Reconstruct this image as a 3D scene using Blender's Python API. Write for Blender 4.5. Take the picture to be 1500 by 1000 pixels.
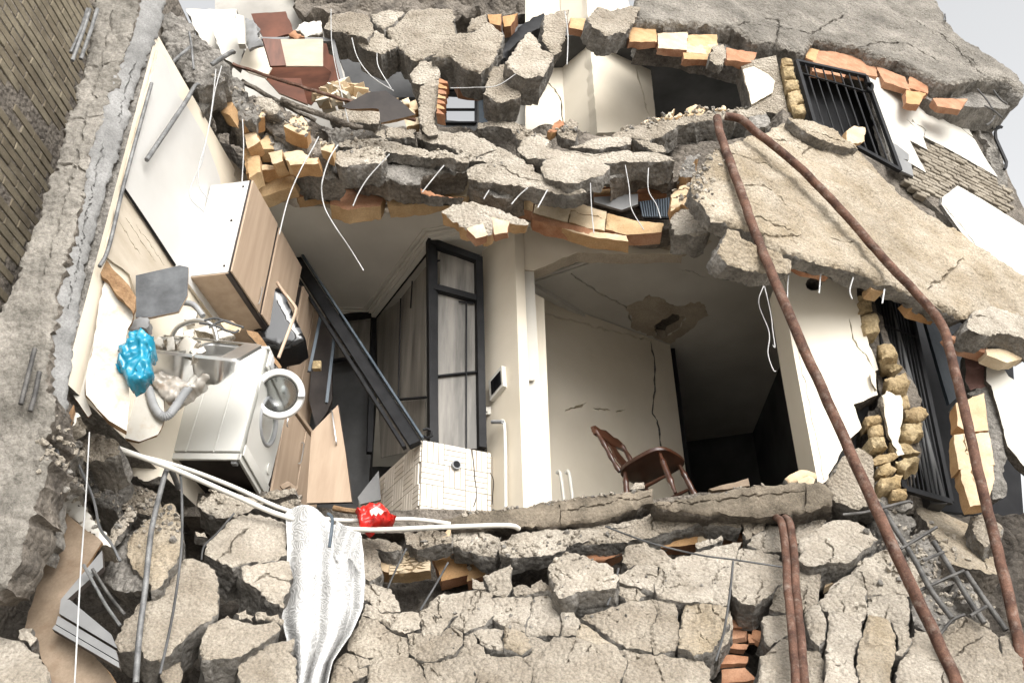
import bpy, bmesh, math, random
import numpy as np
from mathutils import Vector, Matrix, noise
from mathutils.geometry import delaunay_2d_cdt
for o in list(bpy.data.objects): bpy.data.objects.remove(o)
S = bpy.context.scene
C = S.collection
# ------------------------------------------------------------------ camera, sky, sun, exposure
F = 1458.3; PITCH = math.radians(33.0); ROLL = math.radians(1.2)
cd = bpy.data.cameras.new('camera'); cam = bpy.data.objects.new('camera', cd); C.objects.link(cam)
cd.sensor_width = 36; cd.lens = 35; cd.clip_end = 2000; cd.clip_start = .05
CAMP = Vector((0, 0, 1.6))
RM = Matrix.Rotation(math.pi/2+PITCH, 3, 'X') @ Matrix.Rotation(-ROLL, 3, 'Z')
cam.matrix_world = Matrix.Translation(CAMP) @ RM.to_4x4()
S.camera = cam
W = bpy.data.worlds.new('World'); S.world = W; W.use_nodes = True
wn = W.node_tree.nodes; wl = W.node_tree.links; wn.clear()
SUN_EL, SUN_AZ = math.radians(31), math.radians(158)      # compass azimuth: behind the camera, a little to the right
sky = wn.new('ShaderNodeTexSky'); sky.sky_type = 'NISHITA'; sky.sun_disc = False
sky.sun_elevation = SUN_EL; sky.sun_rotation = SUN_AZ; sky.dust_density = 4; sky.air_density = 1.2
hs = wn.new('ShaderNodeHueSaturation'); hs.inputs['Saturation'].default_value = .06   # overcast: a white sky
bg = wn.new('ShaderNodeBackground'); bg.inputs['Strength'].default_value = .15
wo = wn.new('ShaderNodeOutputWorld')
wl.new(sky.outputs[0], hs.inputs['Color']); wl.new(hs.outputs[0], bg.inputs[0]); wl.new(bg.outputs[0], wo.inputs[0])
sl = bpy.data.lights.new('sun', 'SUN'); sl.energy = .55; sl.angle = math.radians(25); sl.color = (1, .93, .83)
so = bpy.data.objects.new('sun', sl); C.objects.link(so)
sd = Vector((math.sin(SUN_AZ)*math.cos(SUN_EL), math.cos(SUN_AZ)*math.cos(SUN_EL), math.sin(SUN_EL)))
so.rotation_euler = sd.to_track_quat('Z', 'Y').to_euler(); so.location = (0, -5, 20)
S.view_settings.view_transform = 'Standard'; S.view_settings.look = 'None'
S.view_settings.exposure = 1.25; S.view_settings.gamma = 1
# ------------------------------------------------------------------ photo pixel -> point on a real plane
ORG = dict(A=(0,0), B=(320,0), C=(700,0), D=(1000,0), E=(0,320), F=(320,320), G=(700,320), H=(1000,320), I=(0,660), J=(320,660), K=(700,660), L=(1000,660))
def z(v, pts):
    ox, oy = ORG[v]; return [(ox+a/2.942, oy+b/2.942) for a, b in pts]
def ray(x, y): return RM @ Vector(((x-750)/F, -(y-500)/F, -1))
def P(x, y, Y):
    d = ray(x, y); return CAMP + d*(Y/d.y)
def PZ(x, y, Z):
    d = ray(x, y); return CAMP + d*((Z-CAMP.z)/d.z)
class Plane:
    def __init__(s, p, n): s.p = Vector(p); s.n = Vector(n).normalized()
    def at(s, x, y, lift=0):
        d = ray(x, y); q = s.p + s.n*lift
        return CAMP + d*((q-CAMP).dot(s.n)/d.dot(s.n))
    def tilt(s, x, y, dn, lift=0): return Plane(s.at(x, y, lift), s.n+Vector(dn))
def front(Y, nz=0, nx=0, x=750, y=500): return Plane(P(x, y, Y), (nx, -1, nz))
def vert(a, b):
    d = Vector((b[0]-a[0], b[1]-a[1], 0)); n = Vector((d.y, -d.x, 0))
    if n.dot(Vector((a[0], a[1], 0))) > 0: n = -n
    return Plane((a[0], a[1], 0), n)
ZF, ZC, ZU = 4.65, 7.45, 7.95
# ------------------------------------------------------------------ materials
MATS = {}
def material(name, c1, c2, scale=3, rough=.85, bump=.0, bscale=60, speck=0, metal=0, dirt=0, dirtc=(.06,.05,.045), stretch=(1,1,1), spec=.3, rand=0, c3=None, trans=0, vor=0, coat=0, big=0):
    m = bpy.data.materials.new(name); m.use_nodes = True
    n = m.node_tree.nodes; l = m.node_tree.links; b = n['Principled BSDF']
    g = n.new('ShaderNodeNewGeometry'); mp = n.new('ShaderNodeMapping'); mp.inputs['Scale'].default_value = stretch
    l.new(g.outputs['Position'], mp.inputs[0])
    def nz(s, det=6, r=.6):
        t = n.new('ShaderNodeTexNoise'); t.inputs['Scale'].default_value = s; t.inputs['Detail'].default_value = det; t.inputs['Roughness'].default_value = r
        l.new(mp.outputs[0], t.inputs['Vector']); return t.outputs['Fac']
    def ramp(f, p0, p1, a, c):
        r = n.new('ShaderNodeValToRGB'); e = r.color_ramp.elements
        e[0].position = p0; e[1].position = p1; e[0].color = (*a, 1); e[1].color = (*c, 1); l.new(f, r.inputs[0]); return r.outputs[0]
    def mix(f, a, c, t='MIX'):
        x = n.new('ShaderNodeMix'); x.data_type = 'RGBA'; x.blend_type = t
        if isinstance(f, float): x.inputs[0].default_value = f
        else: l.new(f, x.inputs[0])
        l.new(a, x.inputs[6]); l.new(c, x.inputs[7]); return x.outputs[2]
    col = ramp(nz(scale), .35, .65, c1, c2)
    if c3 is not None:
        oi = n.new('ShaderNodeObjectInfo'); r = ramp(oi.outputs['Random'], 0, 1, (1,1,1), c3); col = mix(1.0, col, r, 'MULTIPLY')
    if big: col = mix(1.0, col, ramp(nz(.9, 3), .3, .7, (1-big,)*3, (1,1,1)), 'MULTIPLY')
    if speck: col = mix(1.0, col, ramp(nz(bscale*1.7, 3, .8), .3, .62, (1-speck,)*3, (1.0,)*3), 'MULTIPLY')
    if dirt:
        dc = n.new('ShaderNodeRGB'); dc.outputs[0].default_value = (*dirtc, 1)
        col = mix(ramp(nz(scale*1.9+1, 10, .72), .66-dirt*.3, .78-dirt*.15, (0,0,0), (dirt*1.1,)*3), col, dc.outputs[0])
    l.new(col, b.inputs['Base Color'])
    b.inputs['Roughness'].default_value = rough; b.inputs['Metallic'].default_value = metal
    b.inputs['Specular IOR Level'].default_value = spec
    if trans: b.inputs['Transmission Weight'].default_value = trans
    if coat: b.inputs['Coat Weight'].default_value = coat
    if bump:
        h = nz(bscale, 5, .7)
        if vor:
            v = n.new('ShaderNodeTexVoronoi'); v.inputs['Scale'].default_value = vor; l.new(mp.outputs[0], v.inputs['Vector'])
            ad = n.new('ShaderNodeMath'); ad.operation = 'MULTIPLY_ADD'; l.new(v.outputs['Distance'], ad.inputs[0]); ad.inputs[1].default_value = -.8; l.new(h, ad.inputs[2]); h = ad.outputs[0]
        bp = n.new('ShaderNodeBump'); bp.inputs['Strength'].default_value = min(1, bump*40); bp.inputs['Distance'].default_value = bump
        l.new(h, bp.inputs['Height']); l.new(bp.outputs[0], b.inputs['Normal'])
    MATS[name] = m; return m
cement = material('cement_render', (.36,.305,.235), (.55,.485,.395), 3.5, .95, .03, 42, speck=.45, dirt=.32, dirtc=(.15,.125,.10), vor=38, big=.28)
cement_w = material('pale_cement', (.43,.375,.30), (.62,.555,.465), 4, .95, .026, 40, speck=.42, dirt=.3, dirtc=(.19,.155,.12), vor=34, big=.26)
cement_y = material('ochre_cement', (.40,.325,.225), (.58,.505,.40), 3, .95, .024, 38, speck=.5, dirt=.4, dirtc=(.2,.15,.1), vor=30, big=.34)
cement_g = material('weathered_cement', (.22,.20,.17), (.40,.365,.315), 3.2, .95, .034, 30, speck=.55, dirt=.4, dirtc=(.11,.095,.08), vor=26, big=.4)
core = material('broken_concrete', (.17,.158,.14), (.36,.335,.30), 5, .95, .035, 26, speck=.5, dirt=.35, dirtc=(.045,.04,.038), vor=22)
gap_shade = material('packed_rubble_soil', (.05,.043,.036), (.13,.112,.092), 4, .95, .035, 22, speck=.5, vor=18)  # darkened so gaps between pieces look shaded; the shade is in the colour
coreb = material('brown_concrete', (.11,.095,.08), (.27,.235,.195), 4, .95, .03, 26, speck=.5, dirt=.35, dirtc=(.04,.034,.03), vor=22)
colm = material('column_concrete', (.19,.175,.15), (.38,.35,.305), 3.2, .95, .022, 30, speck=.45, dirt=.45, dirtc=(.085,.075,.062), vor=20, big=.25)
colg = material('column_grey_plaster', (.20,.197,.19), (.33,.325,.315), 4, .95, .012, 45, speck=.4, dirt=.4, dirtc=(.13,.125,.12), vor=0, big=.2)
clay = material('clay_block', (.40,.27,.14), (.54,.40,.235), 6, .9, .006, 50, speck=.3, dirt=.35, dirtc=(.2,.13,.08), c3=(.9,.72,.58))
clay_p = material('pale_clay', (.48,.385,.26), (.62,.525,.385), 6, .9, .005, 50, speck=.2, dirt=.25, dirtc=(.3,.19,.1), c3=(.95,.85,.75))
clay_r = material('red_clay', (.33,.165,.095), (.46,.27,.17), 7, .9, .006, 50, speck=.3, dirt=.4, dirtc=(.15,.06,.03), c3=(.9,.8,.7))
ybrick = material('ochre_brick', (.36,.27,.14), (.55,.44,.27), 8, .95, .02, 34, speck=.4, dirt=.35, dirtc=(.13,.10,.06), vor=24, c3=(.8,.75,.7))
dbrick = material('dark_brick', (.16,.135,.095), (.28,.24,.17), 5, .95, .008, 60, speck=.35, dirt=.4, dirtc=(.06,.05,.04), c3=(.75,.72,.7))
paint = material('cream_wall_paint', (.68,.61,.49), (.75,.68,.565), 1.3, .8, .002, 80, dirt=.14, dirtc=(.33,.27,.2), big=.1)
paint_w = material('white_wall_paint', (.50,.475,.42), (.57,.545,.49), 1.2, .75, .0015, 70, dirt=.1, dirtc=(.45,.41,.35), big=.06)
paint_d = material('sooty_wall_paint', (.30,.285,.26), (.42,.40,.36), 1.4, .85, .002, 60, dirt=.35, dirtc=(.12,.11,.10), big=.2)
paint_b = material('bright_wall_paint', (.66,.60,.495), (.71,.655,.555), 1.3, .8, .002, 80, dirt=.12, dirtc=(.42,.35,.26), big=.06)
paint_k = material('near_black_wall', (.05,.05,.05), (.11,.11,.11), 1.3, .9, .002, 60, dirt=.3, dirtc=(.02,.02,.02))  # near-black wall; sooty in the kitchen, plain dark in other rooms
ceilm = material('ceiling_paint', (.55,.52,.465), (.66,.63,.57), 1.1, .85, .002, 60, dirt=.2, dirtc=(.27,.25,.22), big=.15)
ceilr = material('bare_ceiling_plaster', (.38,.32,.25), (.50,.43,.34), 4, .95, .01, 40, speck=.3, dirt=.35, dirtc=(.2,.15,.11))
tilew = material('white_wall_tile', (.53,.52,.495), (.59,.58,.555), 1.5, .35, .0006, 20, dirt=.08, dirtc=(.5,.46,.4), spec=.5)
tilec = material('cream_tile', (.54,.49,.415), (.63,.58,.505), 2, .4, .0006, 20, dirt=.12, dirtc=(.4,.33,.25), c3=(.93,.92,.9), spec=.5)
grout = material('tile_grout', (.30,.27,.23), (.38,.35,.30), 8, .95, .003, 60)
adhes = material('tile_adhesive', (.44,.375,.29), (.56,.495,.405), 2, .95, .006, 30, dirt=.35, dirtc=(.36,.28,.2), stretch=(1,1,3))
lam = material('tan_laminate', (.36,.265,.19), (.44,.335,.245), 2, .5, .0008, 30, dirt=.15, dirtc=(.25,.18,.12), stretch=(6,6,.6), spec=.4)
lamw = material('white_laminate', (.55,.54,.505), (.60,.59,.56), 1.5, .45, .0005, 20, dirt=.06, dirtc=(.5,.46,.4), spec=.45)
lamd = material('dark_edge_laminate', (.025,.02,.018), (.05,.04,.035), 4, .5)
board = material('stained_brown_board', (.17,.125,.085), (.28,.215,.155), 4, .8, .004, 40, speck=.2, dirt=.45, dirtc=(.14,.085,.05))
boardw = material('water_stained_white_board', (.38,.36,.315), (.48,.46,.415), 3, .6, .002, 30, dirt=.6, dirtc=(.30,.19,.09))
chip = material('swollen_chipboard', (.19,.11,.055), (.33,.21,.115), 9, .95, .012, 40, speck=.4)
greyl = material('grey_plank', (.15,.15,.15), (.22,.22,.217), 2, .5, .001, 40, dirt=.15, dirtc=(.2,.18,.16))
slate = material('charcoal_board', (.045,.047,.05), (.10,.105,.11), 6, .6, .002, 60, dirt=.25, dirtc=(.2,.2,.2))
wood = material('dark_chair_wood', (.035,.012,.006), (.085,.032,.016), 4, .32, .001, 30, stretch=(1,1,8), spec=.5, coat=.3)
redwood = material('mahogany_board', (.075,.026,.013), (.14,.05,.027), 3, .45, .001, 30, stretch=(1,8,1), dirt=.15, dirtc=(.06,.02,.01))
rust = material('rusty_pipe', (.065,.032,.022), (.18,.095,.065), 9, .8, .008, 50, speck=.5, dirt=.5, dirtc=(.30,.25,.21), metal=.2)
steel = material('grey_steel_bar', (.12,.12,.12), (.26,.26,.255), 12, .65, .003, 60, speck=.35, metal=.4, dirt=.25, dirtc=(.2,.13,.09))
rebar = material('dull_rebar', (.06,.058,.056), (.15,.143,.135), 12, .7, .004, 70, speck=.4, metal=.4)
black = material('black_steel', (.008,.008,.009), (.018,.018,.019), 6, .6, .002, 50, dirt=.1, dirtc=(.10,.095,.09), spec=.2)
bgloss = material('black_gloss', (.006,.006,.007), (.012,.012,.012), 4, .12, 0, spec=.6)
bluegr = material('blue_grey_steel', (.045,.06,.075), (.085,.105,.125), 4, .5, .002, 40, dirt=.25, dirtc=(.18,.18,.18))
white_a = material('appliance_white', (.49,.485,.45), (.55,.545,.51), 1.2, .35, .0004, 20, dirt=.1, dirtc=(.5,.46,.39), spec=.5)
grey_a = material('appliance_grey', (.42,.43,.43), (.5,.51,.51), 3, .4, 0, dirt=.1)
chrome = material('stainless_steel', (.52,.52,.51), (.66,.66,.65), 4, .28, .002, 30, metal=.9, dirt=.3, dirtc=(.22,.2,.17))
rubber = material('grey_rubber', (.22,.225,.23), (.31,.315,.32), 4, .6, .001, 40, dirt=.2)
pvc = material('white_pvc', (.55,.53,.48), (.62,.60,.55), 3, .5, .0005, 30, dirt=.2, dirtc=(.4,.34,.27))
wirem = material('pale_cable', (.36,.36,.355), (.48,.48,.475), 6, .5)
wired = material('dark_cable', (.05,.05,.05), (.10,.10,.10), 6, .6)
blue = material('blue_plastic', (.004,.16,.26), (.012,.25,.37), 5, .22, .004, 25, spec=.6)
red = material('red_plastic', (.50,.012,.01), (.62,.03,.02), 5, .3, .003, 25, spec=.5)
dirtyp = material('stained_clear_plastic', (.30,.27,.23), (.52,.49,.45), 5, .3, .004, 25, dirt=.45, dirtc=(.34,.15,.04), spec=.5)
frost = material('smoky_frosted_pane', (.10,.092,.08), (.23,.212,.185), 2.2, .35, .003, 20, stretch=(5,5,.5), dirt=.3, dirtc=(.07,.065,.06), spec=.4)
asph = material('pale_bounce_pavement', (.36,.34,.305), (.46,.435,.395), 6, .95, .006, 60, speck=.3)  # unseen street kept pale so it bounces light onto ceilings and walls
terr = material('terrazzo_edge', (.12,.10,.074), (.27,.225,.17), 5, .9, .02, 34, speck=.5, dirt=.4, dirtc=(.12,.095,.07))
gl0 = bpy.data.materials.new('window_glass'); gl0.use_nodes = True
_b = gl0.node_tree.nodes['Principled BSDF']; _b.inputs['Transmission Weight'].default_value = 1; _b.inputs['Roughness'].default_value = 0; _b.inputs['IOR'].default_value = 1.02
void = material('shade_black', (.008,.008,.009), (.016,.016,.017), 3, .95)  # stand-in for unlit depth; shade put into the colour
gl = bpy.data.materials.new('clear_glass'); gl.use_nodes = True
_b = gl.node_tree.nodes['Principled BSDF']; _b.inputs['Transmission Weight'].default_value = 1; _b.inputs['Roughness'].default_value = .18; _b.inputs['IOR'].default_value = 1.4; _b.inputs['Base Color'].default_value = (.62,.65,.65,1)
# lace cloth: raised motifs and small dark eyelets
lace = material('white_lace', (.52,.515,.51), (.58,.575,.57), 3, .9, .0, 30)
def _lace():
    n = lace.node_tree.nodes; l = lace.node_tree.links; b = n['Principled BSDF']
    uv = n.new('ShaderNodeUVMap')
    v = n.new('ShaderNodeTexVoronoi'); v.inputs['Scale'].default_value = 16
    wv = n.new('ShaderNodeTexNoise'); wv.inputs['Scale'].default_value = 9; l.new(uv.outputs[0], wv.inputs[0])
    mx = n.new('ShaderNodeMix'); mx.data_type = 'VECTOR'; mx.inputs[0].default_value = .12; l.new(uv.outputs[0], mx.inputs[4]); l.new(wv.outputs['Color'], mx.inputs[5]); l.new(mx.outputs[1], v.inputs[0])
    s = n.new('ShaderNodeMath'); s.operation = 'SINE'; m = n.new('ShaderNodeMath'); m.operation = 'MULTIPLY'; m.inputs[1].default_value = 26
    l.new(v.outputs['Distance'], m.inputs[0]); l.new(m.outputs[0], s.inputs[0])
    v2 = n.new('ShaderNodeTexVoronoi'); v2.inputs['Scale'].default_value = 85; l.new(uv.outputs[0], v2.inputs[0])
    lt = n.new('ShaderNodeMath'); lt.operation = 'LESS_THAN'; lt.inputs[1].default_value = .24; l.new(v2.outputs['Distance'], lt.inputs[0])
    gt = n.new('ShaderNodeMath'); gt.operation = 'GREATER_THAN'; gt.inputs[1].default_value = .62
    nn = n.new('ShaderNodeTexNoise'); nn.inputs['Scale'].default_value = 7; l.new(uv.outputs[0], nn.inputs[0])
    gt.inputs[1].default_value = .56; l.new(nn.outputs['Fac'], gt.inputs[0])
    ho = n.new('ShaderNodeMath'); ho.operation = 'MULTIPLY'; l.new(lt.outputs[0], ho.inputs[0]); l.new(gt.outputs[0], ho.inputs[1])
    iv = n.new('ShaderNodeMath'); iv.operation = 'SUBTRACT'; iv.inputs[0].default_value = 1; l.new(ho.outputs[0], iv.inputs[1])
    l.new(iv.outputs[0], b.inputs['Alpha'])
    cr = n.new('ShaderNodeValToRGB'); cr.color_ramp.elements[0].color = (.36,.358,.35,1); cr.color_ramp.elements[1].color = (.58,.575,.565,1); cr.color_ramp.elements[0].position = .1; cr.color_ramp.elements[1].position = .75
    ma = n.new('ShaderNodeMath'); ma.operation = 'MULTIPLY_ADD'; l.new(s.outputs[0], ma.inputs[0]); ma.inputs[1].default_value = .28; l.new(nn.outputs['Fac'], ma.inputs[2]); l.new(ma.outputs[0], cr.inputs[0]); l.new(cr.outputs[0], b.inputs['Base Color'])
    bp = n.new('ShaderNodeBump'); bp.inputs['Strength'].default_value = .35; bp.inputs['Distance'].default_value = .004
    l.new(s.outputs[0], bp.inputs['Height']); l.new(bp.outputs[0], b.inputs['Normal'])
_lace()
# ------------------------------------------------------------------ object helpers
def tag(o, label, cat, group=None, kind=None):
    if label: o['label'] = label
    if cat: o['category'] = cat
    if group: o['group'] = group
    if kind: o['kind'] = kind
    return o
def empty(name, loc, label, cat, group=None, rot=(0,0,0)):
    o = bpy.data.objects.new(name, None); C.objects.link(o); o.location = loc; o.rotation_euler = rot; o.empty_display_size = .1
    return tag(o, label, cat, group)
def mw(o):
    m = o.matrix_basis.copy()
    return mw(o.parent) @ o.matrix_parent_inverse @ m if o.parent else m
def link(name, me, mats, parent=None, loc=None, world=True):
    o = bpy.data.objects.new(name, me); C.objects.link(o)
    if me and not me.materials:
        for m in (mats if isinstance(mats, (list, tuple)) else [mats]): me.materials.append(m)
    if loc is not None: o.location = loc
    if parent is not None:
        o.parent = parent
        if world: o.matrix_parent_inverse = mw(parent).inverted()
    return o
def bmobj(name, bm, mats, parent=None, world=False, smooth=40):
    me = bpy.data.meshes.new(name); bmesh.ops.recalc_face_normals(bm, faces=bm.faces); bm.to_mesh(me); bm.free()
    if smooth:
        me.shade_smooth(); me.set_sharp_from_angle(angle=math.radians(smooth))
    return link(name, me, mats, parent, world=world)
def box(bm, c, s, bev=0, rot=None, mi=0, seg=2):
    r = bmesh.ops.create_cube(bm, size=1); vs = r['verts']
    M = Matrix.Translation(Vector(c)) @ (rot.to_4x4() if rot else Matrix.Identity(4)) @ Matrix.Diagonal((*s, 1))
    bmesh.ops.transform(bm, matrix=M, verts=vs)
    fs = set(f for v in vs for f in v.link_faces)
    for f in fs: f.material_index = mi
    if bev:
        es = list(set(e for f in fs for e in f.edges)); bmesh.ops.bevel(bm, geom=es, offset=bev, segments=seg, affect='EDGES', profile=.5)
def boxo(name, c, s, mat, parent=None, bev=.003, rot=None):
    bm = bmesh.new(); box(bm, c, s, bev, rot); return bmobj(name, bm, mat, parent)
def smoothpath(pts, sub=5):
    pts = [Vector(p) for p in pts]
    if len(pts) < 3: sub = 1
    out = []
    for i in range(len(pts)-1):
        p0 = pts[max(i-1,0)]; p1 = pts[i]; p2 = pts[i+1]; p3 = pts[min(i+2,len(pts)-1)]
        for k in range(sub):
            t = k/sub
            out.append(.5*((2*p1)+(p2-p0)*t+(2*p0-5*p1+4*p2-p3)*t*t+(3*p1-p0-3*p2+p3)*t*t*t))
    out.append(pts[-1]); return out
def tubebm(bm, pts, r, n=8, ribs=0, rfun=None):
    prev = None; rings = []
    up = Vector((.31,.77,.55))
    for i, p in enumerate(pts):
        t = (pts[min(i+1,len(pts)-1)]-pts[max(i-1,0)]).normalized()
        a = up - t*up.dot(t); a.normalize(); b = t.cross(a); up = a
        rr = r if rfun is None else rfun(i/(len(pts)-1))*r
        if ribs and i % 2: rr *= 1+ribs
        rings.append([bm.verts.new(p+(a*math.cos(2*math.pi*k/n)+b*math.sin(2*math.pi*k/n))*rr) for k in range(n)])
    for A, B in zip(rings, rings[1:]):
        for k in range(n): bm.faces.new((A[k], A[(k+1)%n], B[(k+1)%n], B[k]))
    bm.faces.new(rings[0][::-1]); bm.faces.new(rings[-1])
def tube(name, pts, r, mat, label=None, cat=None, group=None, parent=None, n=8, sub=5, ribs=0, wob=0, world=True, rfun=None):
    bm = bmesh.new(); q = smoothpath(pts, sub)
    if wob: q = [p+Vector((noise.noise(p*9),noise.noise(p*9+Vector((5,0,0))),noise.noise(p*9+Vector((0,7,0)))))*wob for p in q]
    tubebm(bm, q, r, n, ribs, rfun); return tag(bmobj(name, bm, mat, parent, world=world, smooth=60), label, cat, group)
RNG = random.Random(7)
def inside(poly, pts):
    x, y = pts[:,0], pts[:,1]; r = np.zeros(len(pts), bool); n = len(poly); j = n-1
    for i in range(n):
        xi, yi = poly[i]; xj, yj = poly[j]
        c = ((yi > y) != (yj > y)) & (x < (xj-xi)*(y-yi)/((yj-yi) or 1e-12)+xi); r ^= c; j = i
    return r
def resample(p, step, jit, rng, closed=True):
    out = []; n = len(p)
    for i in range(n if closed else n-1):
        a = np.array(p[i]); b = np.array(p[(i+1)%n]); L = np.linalg.norm(b-a); k = max(1, int(round(L/step)))
        d = (b-a)/(L or 1); nn = np.array((-d[1], d[0])); ph = rng.uniform(0, 50)
        for j in range(k):
            t = j/k; q = a+(b-a)*t
            if jit:
                w = min(1, 4*t*(1-t)+.15)
                q = q + nn*jit*w*(noise.noise(Vector((ph+t*L*7, 1, 3)))*.9+noise.noise(Vector((ph+t*L*24, 9, 3)))*.8+noise.noise(Vector((ph+t*L*60, 9, 3)))*.5)
            out.append(q)
    if not closed: out.append(np.array(p[-1]))
    return out
NCH = [0]
def chunk(name, px, plane, t=.22, mats=None, parent=None, label=None, cat=None, group=None, step=.03, amp=.010, jit=.03, rnd=.014, holes=(), cracks=(), taper=.05, lift=0, side=.025, pts3=None, crackw=.009, crackd=.05, lowf=1.6, world=True, kind=None):
    """a slab of real thickness: front outline on a plane, uneven front, ragged sides, closed back"""
    NCH[0] += 1; rng = random.Random(NCH[0]*13+5); off = Vector((rng.uniform(0,99), rng.uniform(0,99), rng.uniform(0,99)))
    mats = mats or [cement, core]
    n = plane.n; P3 = pts3 or [plane.at(x, y, lift) for x, y in px]
    u = Vector((0,0,1)).cross(n); u = Vector((1,0,0)) if u.length < .05 else u.normalized(); v = n.cross(u)
    c = sum(P3, Vector())/len(P3)
    def f2(p): d = p-c; return (d.dot(u), d.dot(v))
    poly = [f2(p) for p in P3]
    ar = sum(poly[i][0]*poly[(i+1)%len(poly)][1]-poly[(i+1)%len(poly)][0]*poly[i][1] for i in range(len(poly)))/2
    if ar < 0: poly.reverse()
    b0 = resample(poly, step, jit, rng); ring = np.array(b0)
    pts = list(b0); edges = [(i, (i+1)%len(b0)) for i in range(len(b0))]; nb = len(b0); hr = []
    for h in holes:
        hp = [f2(plane.at(x, y, lift)) for x, y in h]
        ha = sum(hp[i][0]*hp[(i+1)%len(hp)][1]-hp[(i+1)%len(hp)][0]*hp[i][1] for i in range(len(hp)))
        if ha > 0: hp.reverse()
        r = resample(hp, step, jit, rng); s = len(pts); pts += r; edges += [(s+i, s+(i+1)%len(r)) for i in range(len(r))]; hr.append((s, r))
    allb = np.array(pts)
    lo = ring.min(0); hi = ring.max(0)
    nx = max(1, int((hi[0]-lo[0])/step)); ny = max(1, int((hi[1]-lo[1])/step))
    if nx*ny > 14000: step = step*math.sqrt(nx*ny/14000); nx = max(1, int((hi[0]-lo[0])/step)); ny = max(1, int((hi[1]-lo[1])/step))
    g = np.array([(lo[0]+(i+.5+rng.uniform(-.28,.28)+(.5 if j%2 else 0))*step, lo[1]+(j+.5+rng.uniform(-.28,.28))*step) for i in range(nx) for j in range(ny)])
    g = g[inside(ring, g)]
    for s, r in hr: g = g[~inside(np.array(r), g)]
    groove = {}
    if len(g): 
        dm = np.array([np.min(np.sum((allb-q)**2, 1)) for q in g])**.5
        g = g[dm > .55*step]
    for cr in cracks:
        cp = [f2(plane.at(x, y, lift)) for x, y in cr]
        rs = np.array(resample(cp, .022, .03, rng, False))
        if len(rs) < 3: continue
        if len(g):
            dg = np.array([np.min(np.sum((rs-q)**2, 1)) for q in g])**.5; g = g[dg > crackw*1.7]
        cand = []
        for i in range(len(rs)):
            d = rs[min(i+1,len(rs)-1)]-rs[max(i-1,0)]; d = d/(np.linalg.norm(d) or 1); nn = np.array((-d[1], d[0]))
            w = crackw*(.35+.9*abs(math.sin(i*.37+NCH[0]))) * (1 if 1 < i < len(rs)-2 else .4)
            for q, dep in ((rs[i], -crackd), (rs[i]+nn*w, 0), (rs[i]-nn*w, 0)):
                cand.append((q, dep))
        okc = inside(ring, np.array([q for q, _ in cand]))
        for (q, dep), k_ in zip(cand, okc):
            if k_ and np.min(np.sum((allb-q)**2, 1)) > 1e-5:
                pts.append(q)
                if dep: groove[len(pts)-1] = dep
    pts += list(g)
    vo, _, fo, ov, _, _ = delaunay_2d_cdt([Vector((float(p[0]), float(p[1]))) for p in pts], edges, [list(range(nb))], 1, 1e-5)
    V2 = np.array([(p.x, p.y) for p in vo])
    if hr:
        cen = np.array([V2[list(f)].mean(0) for f in fo]); bad = np.zeros(len(fo), bool)
        for s, r in hr: bad |= inside(np.array(r), cen)
        fo = [f for f, b_ in zip(fo, bad) if not b_]
    o2n = {}
    for ni, olds in enumerate(ov):
        for q in olds: o2n.setdefault(q, ni)
    gv = {o2n[k]: d for k, d in groove.items() if k in o2n}
    db = np.array([np.min(np.sum((allb-q)**2, 1)) for q in V2])**.5
    verts = []
    def nzf(p): return noise.fractal(p*lowf+off, 1, 2, 3)*amp*2.2 + noise.fractal(p*9+off, .8, 2, 3)*amp*.8 + noise.noise(p*36+off)*amp*.55
    for i, q in enumerate(V2):
        p3 = u*float(q[0])+v*float(q[1]); h = nzf(p3) if amp else 0
        if rnd and db[i] < rnd: h -= rnd*.75*(1-math.sqrt(max(0, 1-(1-db[i]/rnd)**2)))*(1+noise.noise(p3*14+off)*.9)
        if i in gv: h += gv[i]
        verts.append(p3+n*h)
    faces = [tuple(f) for f in fo]; mi = [0]*len(faces)
    m = max(2, min(6, int(t/.05))) if side else 1
    for start, r, cap in [(0, b0, True)]+[(s, r, False) for s, r in hr]:
        prev = [o2n[start+i] for i in range(len(r))]; base = list(prev)
        for k in range(1, m+1):
            cur = []
            for i, vi in enumerate(base):
                p = verts[vi]; tt = k/m
                jz = Vector((noise.noise(p*7+n*(tt*t*7)+off), noise.noise(p*7+off*1.7+n*tt), noise.noise(p*7-off+n*tt)))*side*1.6 if side else Vector()
                if k == 1 and side: jz = jz*.6
                inset = p*(-taper*tt) if cap else Vector()
                inset -= n*inset.dot(n)
                verts.append(p - n*(t*tt) + jz + inset); cur.append(len(verts)-1)
            L = len(base)
            for i in range(L):
                j = (i+1) % L
                faces.append((prev[j], prev[i], cur[i], cur[j])); mi.append(1)
            prev = cur
        if cap and not hr: faces.append(tuple(prev[::-1])); mi.append(1)
    me = bpy.data.meshes.new(name); me.from_pydata(verts, [], faces)
    for mm in mats: me.materials.append(mm)
    me.polygons.foreach_set('material_index', [min(x, len(mats)-1) for x in mi])
    me.update(); me.shade_smooth(); me.set_sharp_from_angle(angle=math.radians(48))
    o = link(name, me, mats, parent, loc=c, world=world)
    return tag(o, label, cat, group, kind)
def panel(name, px, plane, t, mats, parent=None, label=None, cat=None, group=None, jit=0, holes=(), cracks=(), lift=0, step=None, pts3=None, **k):
    if not isinstance(mats, (list, tuple)): mats = [mats]
    st = step or (.05 if (jit or cracks or holes) else .25)
    return chunk(name, px, plane, t, mats, parent, label, cat, group, step=st, amp=0, jit=jit, rnd=0, holes=holes, cracks=cracks, taper=0, lift=lift, side=.008 if jit else 0, pts3=pts3, **k)
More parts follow.
